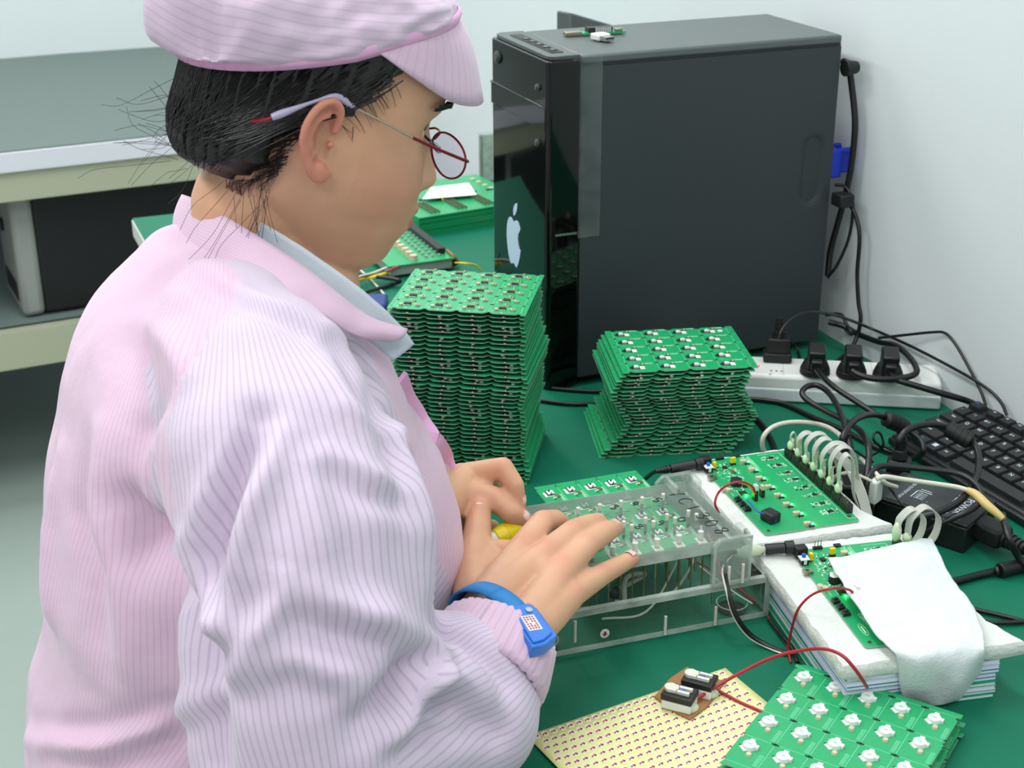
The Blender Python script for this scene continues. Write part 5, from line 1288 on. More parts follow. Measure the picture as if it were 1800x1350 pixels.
mat('pink_trim', (222, 168, 206), .85, bump=(60, .3, .003))
mat('inner_grey', (196, 204, 214), .9, bump=(300, .3, .001))
mat('hair_black', (22, 21, 21), .38, spec=.5, bump=(70, .25, .003))
mat('frame_red', (120, 18, 34), .25, metal=.4); mat('temple_metal', (176, 166, 150), .25, metal=.9); mat('temple_rubber', (170, 160, 190), .4)
mat('strap_blue', (40, 128, 196), .7, bump=(700, .4, .0006)); mat('device_blue', (52, 120, 214), .4)
mat('label_white', (224, 222, 220), .6)

def remesh(mb, voxel, it=6, fac=.5):
    me = bpy.data.meshes.new('tmp'); me.from_pydata(mb.v, [], mb.f)
    bm = bmesh.new(); bm.from_mesh(me); bmesh.ops.recalc_face_normals(bm, faces=bm.faces); bm.to_mesh(me); bm.free()
    o = bpy.data.objects.new('tmp', me); COL.objects.link(o)
    r = o.modifiers.new('r', 'REMESH'); r.mode = 'VOXEL'; r.voxel_size = voxel; r.adaptivity = 0
    s = o.modifiers.new('s', 'SMOOTH'); s.factor = fac; s.iterations = it
    dg = bpy.context.evaluated_depsgraph_get(); out = bpy.data.meshes.new_from_object(o.evaluated_get(dg))
    bpy.data.objects.remove(o); bpy.data.meshes.remove(me)
    return out
def arr(me):
    v = np.empty(len(me.vertices)*3); me.vertices.foreach_get('co', v); n = np.empty(len(me.vertices)*3); me.vertices.foreach_get('normal', n)
    return v.reshape(-1, 3), n.reshape(-1, 3)
def chain(mb, nodes, seg=20):
    """nodes: (point, radius) ... spheres joined by cones"""
    P = [(Vector([float(q) for q in p]), r) for p, r in nodes]
    for i, (p, r) in enumerate(P):
        mb.sphere(p, r, n=seg, k=seg//2+2)
        if i:
            q, s = P[i-1]
            if (p-q).length > 1e-5: mb.cyl(q, p, s, r, n=seg)
def attr(me, name, vals):
    a = me.attributes.new(name, 'FLOAT', 'POINT'); a.data.foreach_set('value', np.asarray(vals, dtype=np.float32))
def link_part(name, me, mats, parent, label=None, smooth=True):
    for m_ in mats: me.materials.append(MATS[m_])
    inv = INV[parent.name]; me.transform(inv)
    me.polygons.foreach_set('use_smooth', [smooth]*len(me.polygons))
    o = bpy.data.objects.new(name, me); COL.objects.link(o); o.parent = parent; INV[o.name] = inv
    return _tag(o, label)
woman = thing('person', 'person in a pink striped work jacket and cap, bending over the acrylic fixture, pressing it with one hand', 'person', (.16, 1.08, .44))
woman['label'] = 'person in pink striped jacket and cap bending over the acrylic fixture with both hands'

# head shape: front, back and half width at each height
ZL = [-.124,-.118,-.110,-.100,-.085,-.070,-.050,-.030,-.010,.010,.030,.050,.070,.090,.110,.125,.134]
XF = [.050,.062,.0780,.0900,.0960,.1010,.1020,.0980,.0940,.0895,.0920,.0945,.0900,.0760,.0560,.0300,.0030]
XB = [.030,.010,-.010,-.028,-.045,-.056,-.068,-.080,-.088,-.094,-.097,-.098,-.096,-.090,-.075,-.050,-.025]
WL = [.016,.028,.040,.048,.055,.0605,.0665,.0705,.0725,.0730,.0735,.0735,.0715,.0665,.0550,.0380,.0080]
def hint(z):
    return np.interp(z, ZL, XF), np.interp(z, ZL, XB), np.interp(z, ZL, WL)
def head_pt(z, ph, off=0.0, feat=True):
    xf, xb, w_ = hint(z); c = (xf+xb)/2*.6; c = 0.012 if z > -.06 else .012+(-.06-z)*.5
    co, si = math.cos(ph), math.sin(ph)
    x = c+((xf-c) if co > 0 else (c-xb))*math.copysign(abs(co)**(np.interp(z, (-.09, -.03), (1.08, .86)) if co > 0 else 1.0), co); y = w_*math.copysign(abs(si)**.9, si)
    if feat and co > 0:
        g = lambda a, s: math.exp(-(a/s)**2)
        h = 0
        if .022 > z > -.044: h = .0165*max(0, min(1, (.022-z)/.048))*(1 if z > -.027 else max(0, 1-((-.027-z)/.015)**2))
        sy = .0075+.006*g(z+.031, .008)
        x += h*g(y, sy)
        x += .0055*g(z+.054, .0050)*g(y, .018)+.0060*g(z+.0665, .0055)*g(y, .016)-.0045*g(z+.0605, .0024)*g(y, .020)-.0035*g(z+.079, .006)*g(y, .018)
        x += .0035*g(z+.098, .010)*g(y, .016)
        for s in (-1, 1):
            x -= .0085*g(y-s*.031, .014)*g(z-.013, .011); x += .0050*g(y-s*.032, .0115)*g(z-.010, .0065)
            x += .0022*g(y-s*.028, .02)*g(z-.032, .006); k = .0045*g(y-s*.046, .018)*g(z+.030, .022); x += k*.5; y += s*k*.6
    if off:
        n = Vector((x-c, y*1.2, (z-.02)*.6 if z > .02 else 0)).normalized(); return (x+n.x*off, y+n.y*off, z+n.z*off)
    return (x, y, z)
body = MB(); rows = []
zz_ = np.concatenate([np.linspace(-.124, .05, 90), np.linspace(.053, .134, 24)])
for z in zz_:
    rows.append([H(*head_pt(z, 2*math.pi*k/130)) for k in range(130)])
body.grid(rows, close=True); n_ = 130
body.f.append(tuple(range(n_-1, -1, -1))); body.m.append(0); b_ = len(body.v)-n_; body.f.append(tuple(b_+k for k in range(n_))); body.m.append(0)
# right ear
def E_(x, y, z): return H(x, y, z)
ear = [(.0035,.0760,.004),(.0040,.0785,.014),(.0015,.0815,.0225),(-.0060,.0850,.0275),(-.0145,.0885,.0235),(-.0200,.0905,.0125),(-.0205,.0900,.0000),(-.0160,.0870,-.0120),(-.0090,.0835,-.0220),(-.0015,.0800,-.0300),(.0045,.0775,-.0310),(.0075,.0755,-.0240)]
def ear_build(s):
    body.tube([E_(x, s*y, z) for x, y, z in ear], lambda q: .0032 if q < .7 else .0038, n=10, sub=6)
    P = smooth_path([Vector((x, y, z)) for x, y, z in ear], 4); c0 = Vector((-.005, .0735, -.001)); rws = []
    for off in (0, 1):
        for f in (1, .72, .45, .2, .02):
            rws.append([E_(*(c0+(p-c0)*f+Vector((0, -.004*(1-f)*1.0-(.0035 if off else 0)-.0*f, 0)))[:][0:1]+(0, 0)) if False else E_((c0+(p-c0)*f).x, s*((c0+(p-c0)*f).y-.0030*math.sin(math.pi*f)-(.0034 if off else 0)), (c0+(p-c0)*f).z) for p in P])
    top_ = rws[:5]; bot = rws[5:][::-1]
    body.grid(top_+bot+[top_[0]], close=True)
    body.tube([E_(x, s*y, z) for x, y, z in ((-.0040,.0825,.0170),(-.0115,.0845,.0120),(-.0140,.0855,.0020),(-.0110,.0835,-.0080),(-.0040,.0800,-.0150))], .0021, n=8)
    body.sphere(E_(.0030, s*.0780, -.0050), .0030, n=10, k=8); body.sphere(E_(.0010, s*.0785, -.0245), (.0050, .0040, .0070), n=12, k=8)
ear_build(1); ear_build(-1)
# neck, chest and shoulders (mostly under clothing)
nb_ = Vector((.228, 1.090, 1.035))
chain(body, [(H(.000, 0, -.030), .060), (H(-.006, 0, -.070), .055), (H(-.012, 0, -.090), .0545), (nb_, .055)])
chain(body, [(H(.030, 0, -.075), .042), (H(.012, 0, -.105), .046), (nb_+Vector((.02, 0, .02)), .052)])
SHR = Vector(Q(455, 685, 1.010)); SHL = Vector((SHR.x+.03, 2*1.087-SHR.y, SHR.z-.080))
chain(body, [(nb_, .056), (SHR+Vector((0, .03, -.03)), .036)]); chain(body, [(nb_, .056), (SHL-Vector((0, .03, .0)), .036)])
chain(body, [(nb_-Vector((.03, .04, .08)), .07), (Vector((.18, 1.05, .80)), .09), (Vector((.14, 1.05, .66)), .09)]); chain(body, [(nb_-Vector((.03, -.04, .08)), .07), (Vector((.18, 1.12, .80)), .09), (Vector((.14, 1.12, .66)), .09)])
ELR = Vector(Q(535, 1320, 1.005)); 
chain(body, [(SHR+Vector((0, .01, -.03)), .040), (ELR, .038), (Vector(Q(700, 1215, 1.05)), .034), (Vector(D(868, 1112, .100)), .0265)])
ELL = Vector((.19, 1.35, .83)); LWr = Vector(D(772, 880, .122))
chain(body, [(SHL, .05), (ELL, .038), (LWr, .026)])
def hand(mb, wr, mcp, fingers, palm_r=(.019, .0125)):
    for i, m_ in enumerate(mcp): chain(mb, [(wr[0 if i < 2 else 1], palm_r[0]), ((Vector(wr[0 if i < 2 else 1])*.45+Vector(m_)*.55), (palm_r[0]+palm_r[1])/2*1.02), (m_, palm_r[1])], 16)
    for i in range(len(mcp)-1):
        a = (Vector(mcp[i])*.8+Vector(wr[0])*.2); b = (Vector(mcp[i+1])*.8+Vector(wr[1])*.2); chain(mb, [(a, palm_r[1]*.98), (b, palm_r[1]*.98)], 14)
    for f in fingers: chain(mb, f, 16)
def F(*L): return [(D(x, y, z), r) for x, y, z, r in L]
wrR = [D(848, 1078, .100), D(915, 1118, .098)]
mcpR = [D(919, 966, .116), D(960, 977, .119), D(986, 1006, .114), D(1000, 1046, .103)]
fR = [F((919,966,.116,.0125),(954,917,.121,.0098),(976,914,.113,.0088),(988,921,.102,.0078)),
      F((960,977,.119,.0125),(1008,934,.1175,.0099),(1034,922,.109,.0088),(1052,917,.100,.0078)),
      F((986,1006,.114,.0122),(1032,958,.1145,.0097),(1061,939,.107,.0087),(1080,928,.099,.0078)),
      F((1000,1046,.103,.0115),(1056,1011,.0950,.0090),(1086,995,.0900,.0078),(1110,982,.086,.0069)),
      F((838,1050,.096,.0190),(835,1000,.098,.0165),(838,960,.103,.0130),(840,922,.111,.0112),(844,892,.119,.0092)),
      F((870,1030,.100,.0170),(860,975,.098,.0130),(905,975,.106,.0120))]
hand(body, wrR, mcpR, fR)
wrL = [LWr+Vector((0, -.012, .004)), LWr+Vector((0, .016, -.002))]
mcpL = [D(820, 840, .130), D(812, 838, .112), D(806, 842, .096)]
fL = [F((822,838,.130,.0125),(884,822,.144,.0092),(905,852,.132,.0080),(911,885,.115,.0070)),
      F((812,838,.112,.0120),(848,828,.112,.0095),(868,838,.100,.0082),(874,852,.090,.0075)),
      F((806,842,.096,.0115),(840,838,.094,.0095),(852,850,.084,.0085),(852,880,.076,.0075)),
      F((788,884,.122,.0155),(830,870,.124,.0128),(866,875,.122,.0104),(898,901,.112,.0094),(920,914,.103,.0083)),
      F((800,905,.104,.0140),(818,922,.096,.0105),(846,930,.088,.0088),(864,928,.086,.0078))]
hand(body, wrL, mcpL, fL)
me = remesh(body, .0019, 5, .5)
v, n = arr(me)
# shading attribute: pinker knuckles, ears, lips, fingertips
hi = np.array(HI); loc = np.c_[v, np.ones(len(v))] @ hi.T; lx, ly, lz = loc[:, 0], loc[:, 1], loc[:, 2]
bl = np.zeros(len(v))
def blob(p, s, k):
    global bl
    d = v-np.array(p); bl = np.maximum(bl, k*np.exp(-(d**2).sum(1)/(s*s)))
for p in mcpR: blob(np.array(p)+np.array([0, 0, .012]), .011, .33)
for f in fR[:5]: blob(f[1][0]+np.array([0, 0, .008]), .008, .28); blob(f[-1][0], .011, .45)
for f in fL[:4]: blob(f[-1][0], .011, .45); blob(f[1][0], .010, .30)
ins = (abs(ly-.083) < .014) & (lx < .010) & (lx > -.026) & (lz > -.036) & (lz < .034) & (ly > .0745)
bl[ins] = np.maximum(bl[ins], .55)
lipm = (lx > .088) & (lz > -.0725) & (lz < -.0515) & (abs(ly) < .022) & (abs(lx) < .13)
bl[lipm] = .95
bl = np.maximum(bl, .22*np.exp(-((lz+.025)/.022)**2-((abs(ly)-.055)/.022)**2)*(lx > .03)*(abs(lx) < .13))
for s in (-1, 1): bl = np.maximum(bl, 0)
attr(me, 'blush', bl)
link_part('body', me, ['skin'], woman)
# nails
def nail(tip, prev, up, w_=.0054, l=.0098, rr=.0078):
    tip = Vector(tip); d = (tip-Vector(prev)).normalized(); up = Vector(up); up = (up-d*up.dot(d)).normalized(); sd = d.cross(up); rws = []
    for i in range(6):
        a = -l*.45+l*i/5; rws.append([tip+d*(a-.0032)+sd*(w_*math.sin(t_))*(1-.35*max(0, (i-3.5)/2)**2)+up*(rr*(.57+.44*math.cos(t_))-.0008*max(0, i-3)) for t_ in np.linspace(-1.1, 1.1, 7)])
    return MB().grid(rws)
mat('nail', (236, 196, 184), .25, coat=.3)
for f in fR[:4]: part('fingernail', nail(f[-1][0], f[-2][0], (0, 0, 1)), 'nail', woman, smooth=80)
part('fingernail', nail(fR[4][-1][0], fR[4][-2][0], (-.4, -.7, .4), .006, .010, .0092), 'nail', woman, smooth=80)
part('fingernail', nail(fL[3][-1][0], fL[3][-2][0], (.1, -.5, 1), .006, .010, .0085), 'nail', woman, smooth=80)
part('fingernail', nail(fL[0][-1][0], fL[0][-2][0], (1, -.7, .2), .0052, .009, .0074), 'nail', woman, smooth=80)
# eyes and brows
for s in (1, -1):
    ey = MB(); ey.sphere(H(.0690, s*.032, .011), .0116, n=20, k=14); part('eye', ey, 'eye_white', woman, smooth=80)
    l = MB(); l.tube([H(.0880-.004*abs(q), s*(.032+q*.014), .0085-.0012*(1-abs(q))) for q in (-1, -.5, 0, .5, 1)], .0011, n=6)
    for q in np.linspace(-.9, 1.05, 12): l.tube([H(.0885-.004*abs(q), s*(.032+q*.014), .0080), H(.0940-.004*abs(q), s*(.033+q*.0165), .0050), H(.0965-.004*abs(q), s*(.033+q*.0175), .0060)], .0003, n=4, sub=3)
    part('eyelashes', l, 'hair_black', woman)
    bw = MB(); rng = random.Random(3)
    for q in np.linspace(0, 1, 46):
        x = .0985-.018*q**2; y = s*(.014+.040*q); z = .0345+.004*math.sin(q*2.4)
        for k in range(2):
            zz = z+rng.uniform(-.002, .002); bw.tube([H(x-.0045, y, zz), H(x-.0005-.003*q, y+s*.004, zz+.0012), H(x-.003-.005*q, y+s*.008, zz+.0010)], .00035, n=4, sub=2)
    part('eyebrow', bw, 'hair_black', woman)
# hair
def hb(z): return np.interp(z, [-.085,-.078,-.066,-.052,-.036,-.010,.002,.010,.018,.030,.040,.052,.066,.080,.11], [-.2,-.062,-.050,-.038,-.026,-.026,-.020,.006,.019,.027,.033,.042,.050,.060,.085])
hr = MB(); rows = []
zs_ = np.linspace(-.10, .082, 110)
for z in zs_:
    rr = []
    for k in range(200):
        ph = 2*math.pi*k/200; x, y, z2 = head_pt(z, ph, 0, False)
        side = abs(math.sin(ph)); wob = .0012*math.sin(z*420+math.cos(ph)*5)+.0008*math.sin(z*900+k*.3)
        dd_ = hb(z)+wob-x
        m_ = max(0., min(1., dd_/.020)); m_ = m_*m_*(3-2*m_)
        off = -.0035+(.0095)*m_
        back = max(0, -math.cos(ph))
        off += m_*(.022*math.exp(-((z+.052)/.030)**2)*back**1.1+.004*math.exp(-((z+.01)/.03)**2)*back)
        off += m_*(.0011*math.sin(ph*60+z*60)+.0008*math.sin(ph*117+z*30))*(.4+side)
        if z < -.078: off = min(off, -.0035)
        xf, xb, w_ = hint(z); c = .012
        nn_ = Vector((x-c, y*1.1, 0)).normalized(); rr.append(H(x+nn_.x*off, y+nn_.y*off, z))
    rows.append(rr)
hr.grid(rows, close=True); hr.f.append(tuple(range(199, -1, -1))); hr.m.append(0); b_ = len(hr.v)-200; hr.f.append(tuple(b_+k for k in range(200))); hr.m.append(0)
part('hair', hr, 'hair_black', woman, smooth=180)
# strands over the surface and stray wisps
rng = random.Random(11); sd = MB()
for i in range(150):
    z = rng.uniform(-.062, .002); pb = None
    for ph in np.linspace(1.3, 2.9, 60):
        if head_pt(z, ph, 0, False)[0] < hb(z)-rng.uniform(.002, .010): pb = ph; break
    if pb is None: continue
    pts = []; dz = rng.uniform(.010, .022); dp = rng.uniform(-.05, .22)
    for q in np.linspace(0, 1, 5):
        x, y, _ = head_pt(z-dz*q, pb+dp*q-.12*(1-q), 0, False); nn_ = Vector((x-.012, y*1.1, 0)).normalized(); o_ = .0050*(1-q)+.0008
        pts.append(H(x+nn_.x*o_, y+nn_.y*o_, z-dz*q))
    sd.tube(pts, lambda t_: .00036*(1-.7*t_), n=4, sub=2)
for i in range(24):
    z = rng.uniform(.010, .050); pb = None
    for ph in np.linspace(.5, 1.7, 60):
        if head_pt(z, ph, 0, False)[0] < hb(z)-.002: pb = ph; break
    if pb is None: continue
    pts = []; dz = rng.uniform(.008, .016)
    for q in np.linspace(0, 1, 5):
        x, y, _ = head_pt(z+.004-dz*q, pb+.06-.16*q, 0, False); nn_ = Vector((x-.012, y*1.1, 0)).normalized(); o_ = .0045*(1-q)+.0006
        pts.append(H(x+nn_.x*o_, y+nn_.y*o_, z+.004-dz*q))
    sd.tube(pts, lambda t_: .00028*(1-.7*t_), n=4, sub=2)
for i in range(300):
    z0_ = rng.uniform(.02, .062); ph = rng.uniform(.9, math.pi) * 1
    pts = []
    tgt = rng.uniform(2.6, math.pi+.3)
    for q in np.linspace(0, 1, 6):
        z = z0_*(1-q)+(-.075+rng.uniform(-.004, .004))*q; p2 = ph*(1-q**1.3)+max(ph, tgt)*q**1.3
        if hb(z)-head_pt(z, p2, 0, False)[0] < .004: break
        x, y, _ = head_pt(z, p2, 0, False); back = max(0, -math.cos(p2)); o_ = .0068+(.022*math.exp(-((z+.052)/.030)**2)*back**1.1+.004*math.exp(-((z+.01)/.03)**2)*back)
        nn_ = Vector((x-.012, y*1.1, 0)).normalized(); pts.append(H(x+nn_.x*o_, y+nn_.y*o_, z))
    if len(pts) > 2: sd.tube(pts, lambda t_: .0006*(1-.6*t_), n=4, sub=3)
part('hair_strands', sd, 'hair_black', woman, smooth=60, kind='stuff')
ws = MB()
for i in range(58):
    a = rng.random()*.9; 
    if a < .45: p = Vector((-.085+rng.uniform(-.01, .02), rng.uniform(-.02, .05), rng.uniform(-.07, .0))); d = Vector((-rng.uniform(.01, .06), rng.uniform(-.01, .02), rng.uniform(-.06, .03)))
    elif a < .85: p = Vector((-.035+rng.uniform(-.02, .012), .066+rng.uniform(-.01, .004), -.055+rng.uniform(-.014, .012))); d = Vector((rng.uniform(-.03, .03), rng.uniform(.002, .010), -rng.uniform(.03, .09)))
    else: p = Vector((.016+rng.uniform(-.005, .006), .0755, .012)); d = Vector((rng.uniform(.001, .006), .0006, -rng.uniform(.006, .012)))
    k1 = Vector((rng.uniform(-.012, .012), rng.uniform(-.004, .008), rng.uniform(-.01, .01)))*(1 if a < .85 else .1)
    ws.tube([H(*p), H(*(p+d*.35+k1*.5)), H(*(p+d*.7+k1)), H(*(p+d+k1*.3))], .00016, n=4, sub=5)
part('stray_hairs', ws, 'hair_black', woman, smooth=60, kind='stuff')

# cap
def rim(ph):
    x = -.0125+.0925*math.cos(ph); y = .0845*math.sin(ph)
    z = .0625+.46*x if x < 0 else .0625+.62*x-2.2*x*x
    return x, y, z
cp = MB(); rows = []; NT = 150
sc_ = []
for i in range(46):
    t_ = i/45; rr = []
    for k in range(NT):
        ph = 2*math.pi*k/NT; x, y, z = rim(ph); back = max(0, -math.cos(ph)); sd_ = abs(math.sin(ph))
        pf = (.30*back**1.2+.085*sd_+.02)*math.sin(min(1, t_*1.0)**.62*math.pi)**.9
        s = max(0, math.cos(t_*math.pi/2))**.62*(1+pf)
        zt2 = .178-.012*math.cos(ph)
        zz = z+(zt2-z)*(t_**1.25*.95+.05*t_) - .010*back**2*math.exp(-((t_-.12)/.09)**2)
        cx = -.0125-.012*t_
        wr = (.0034*math.sin(ph*34+3*math.sin(ph*5))*math.exp(-t_*8)*(back+.12)+.011*noise.noise(Vector((x*24, y*24, t_*4)))*(.45+back)+.004*noise.noise(Vector((x*70, y*70, t_*9))))
        rr.append(H(cx+(x+.0125)*s+wr*math.cos(ph), y*s+wr*math.sin(ph), zz+wr*.4))
        sc_.append(zz-.22*x)
    rows.append(rr)
cp.grid(rows, close=True)
o = part('cap', cp, 'cap_cloth', woman, smooth=180, label='pink striped soft work cap')
attr(o.data, 'stripe', np.array(sc_)*.8); attr(o.data, 'panel', [.55]*len(sc_))
s_ = o.modifiers.new('thick', 'SOLIDIFY'); s_.thickness = .0014
cap_o = o
bd = MB(); rows = []
for k in range(NT+1):
    ph = 2*math.pi*k/NT; x, y, z = rim(ph); back = max(0, -math.cos(ph)); g = .0013*math.sin(ph*60)*back
    nx, ny = math.cos(ph), math.sin(ph)
    rows.append([H(x+nx*(.0012+g), y+ny*(.0012+g), z-.004-.002*back), H(x+nx*(.0036+g), y+ny*(.0036+g), z+.001), H(x+nx*(.0036+g), y+ny*(.0036+g), z+.0065), H(x+nx*(.0008+g), y+ny*(.0008+g), z+.010)])
bd.grid(rows); o = part('cap_band', bd, 'pink_trim', cap_o, smooth=180, label='pink elastic cap band')
s_ = o.modifiers.new('thick', 'SOLIDIFY'); s_.thickness = .0016
br_ = MB(); rows = []
oc = smooth_path([Vector(p) for p in ((.012,.0835,.070),(.042,.079,.060),(.083,.060,.047),(.112,.034,.044),(.126,0,.045),(.112,-.034,.044),(.083,-.060,.047),(.042,-.079,.060),(.012,-.0835,.070))], 6)
NO = len(oc)
for i, p in enumerate(oc):
    ph = math.radians(74)*(1-2*i/(NO-1)); x, y, z = rim(ph); a = Vector((x+.001, y, z+.003)); rr = []
    for q in np.linspace(0, 1, 9):
        c = a.lerp(p, q); c.z += .010*math.sin(q*math.pi)*(1-abs(1-2*i/(NO-1))**2)*.8; rr.append(H(*c))
    rows.append(rr)
br_.grid(rows); o = part('cap_brim', br_, 'cap_cloth', cap_o, smooth=180, label='stiff pink cap brim')
attr(o.data, 'stripe', [((i//9)*.0031) for i in range(len(o.data.vertices))]); attr(o.data, 'panel', [0.0]*len(o.data.vertices))
s_ = o.modifiers.new('thick', 'SOLIDIFY'); s_.thickness = .0024

# glasses
g = bpy.data.objects.new('glasses', None); COL.objects.link(g); g.parent = woman; INV['glasses'] = INV[woman.name]; INV[g.name] = INV[woman.name]
g['label'] = 'thin red-rimmed glasses with metal temples'
for s in (1, -1):
    el = [(.0995+.30*(abs(yy)-.036)-.10*(zz+.002), s*(.036+yy2), zz+.003) for yy, yy2, zz in [(.036+.0245*math.cos(a), .0245*math.cos(a), .0155*math.sin(a)*(1-.1*math.sin(a))) for a in np.linspace(0, 2*math.pi, 33)[:-1]]]
    el = [(x+.004, y, z) for x, y, z in el]
    P = [H(*p) for p in el]; rmb = MB().tube(P+[P[0]], .0009, n=8, sub=2); part('rim', rmb, 'frame_red', g)
    lm = MB(); c_ = H(.1040, s*.036, .003); lm.add([tuple(c_)]+[tuple(p) for p in P], [(0, i+1, (i+1) % 32+1) for i in range(32)])
    part('lens', lm, 'lens_glass', g, smooth=60)
    hz = H(.1005, s*.0625, .004)
    part('temple', MB().tube([H(.1100, s*.0580, .0075), H(.1085, s*.0640, .0085), H(.084, s*.0715, .0125), H(.060, s*.0755, .0165)], .0013, n=8), 'frame_red', g, label='red front of the temple')
    part('temple', MB().tube([H(.062, s*.0753, .0160), H(.035, s*.0765, .0215), H(.006, s*.0775, .0270)], .0009, n=8), 'temple_metal', g, label='metal temple')
    part('temple_tip', MB().tube([H(.010, s*.0780, .0265), H(-.004, s*.0800, .0300), H(-.018, s*.0830, .0235), H(-.034, s*.0845, .0120), H(-.044, s*.0840, .0040)], lambda q: .0021+.0008*math.sin(q*9), n=10), 'temple_rubber', g, label='lilac rubber ear hook')
    part('temple_tip', MB().tube([H(-.042, s*.0840, .0050), H(-.050, s*.0830, -.0005), H(-.056, s*.0820, -.0030)], .0016, n=8), 'frame_red', g)
part('bridge', MB().tube([H(.0965, .013, .006), H(.1010, .006, .010), H(.1010, -.006, .010), H(.0965, -.013, .006)], .0009, n=8), 'frame_red', g)
for s in (1, -1): part('nose_pad', MB().sphere(H(.0975, s*.0095, -.003), (.0015, .0025, .0035), n=10, k=6).tube([H(.0975, s*.0130, .002), H(.0980, s*.0105, -.001)], .0005, n=6), 'lens_glass', g)

# ------------------------------------------------------------------ jacket
jk = MB()
TZL = [(.56,.12,1.085,.145,.225),(.62,.127,1.085,.140,.215),(.68,.132,1.085,.135,.210),(.735,.138,1.085,.130,.205),(.76,.160,1.085,.140,.203),(.80,.188,1.085,.160,.203),(.84,.195,1.085,.170,.205),(.88,.198,1.085,.163,.203),(.92,.198,1.085,.153,.202),
       (.96,.190,1.085,.135,.198),(1.00,.188,1.085,.122,.190),(1.03,.190,1.085,.112,.152),(1.055,.193,1.088,.100,.120),(1.078,.196,1.090,.082,.090),(1.095,.198,1.090,.066,.072),(1.105,.200,1.090,.056,.062)]
tz = [t_[0] for t_ in TZL]
rows = []
for z in np.linspace(.56, 1.105, 60):
    a_ = [np.interp(z, tz, [t_[k] for t_ in TZL]) for k in range(5)]
    rr = []
    for k in range(72):
        ph = 2*math.pi*k/72; c_, s_2 = math.cos(ph), math.sin(ph)
        rr.append((a_[1]+a_[3]*math.copysign(abs(c_)**.85, c_), a_[2]+a_[4]*math.copysign(abs(s_2)**.9, s_2), z))
    rows.append(rr)
jk.grid(rows, close=True); jk.f.append(tuple(range(71, -1, -1))); jk.m.append(0); b_ = len(jk.v)-72; jk.f.append(tuple(b_+k for k in range(72))); jk.m.append(0)
def Qv(x, y, d): return Vector(Q(x, y, d))
armR = [(Vector((.195, 1.01, 1.030)), .050), (Qv(452, 680, 1.015), .068), (Qv(484, 800, .992), .078), (Qv(520, 960, .985), .086), (Qv(548, 1130, .990), .088), (Qv(560, 1300, 1.005), .088)]
foreR = [(Qv(560, 1315, 1.005), .086), (Qv(680, 1270, 1.025), .074), (Qv(780, 1215, 1.045), .058), (Qv(838, 1178, 1.060), .046), (Qv(858, 1158, 1.066), .040)]
chain(jk, [(Vector((.195, 1.04, 1.03)), .055), (Qv(398, 585, 1.045), .055), (Qv(452, 690, 1.01), .064)], 20); chain(jk, armR, 28); chain(jk, foreR, 28)
chain(jk, [(Qv(868, 1225, 1.045), .034), (Qv(840, 1270, 1.04), .045), (Qv(700, 1310, 1.03), .06)], 20)
chain(jk, [(Vector((.21, 1.15, .985)), .06), (SHL+Vector((.0, -.01, -.01)), .070), (ELL, .075), (ELL*.45+LWr*.55, .062), (ELL*.12+LWr*.88, .048)], 24)
me = remesh(jk, .0040, 45, .7)
v, n = arr(me)
bvh = BVHTree.FromPolygons([Vector(p) for p in v], [tuple(p.vertices) for p in me.polygons])
def hit(x, y):
    d = Vector(ray(x, y)).normalized(); h = bvh.ray_cast(Vector(CAM), d)
    return None if h[0] is None else np.array(h[0])
def seg_dist(P, pts):
    best = np.full(len(P), 9.); tt = np.zeros(len(P)); N = len(pts)-1
    for i in range(N):
        a, b = pts[i], pts[i+1]; ab = b-a; t_ = np.clip(((P-a)@ab)/(ab@ab+1e-12), 0, 1); d = np.linalg.norm(P-(a+t_[:, None]*ab), axis=1)
        m_ = d < best; best[m_] = d[m_]; tt[m_] = (i+t_[m_])/N
    return best, tt
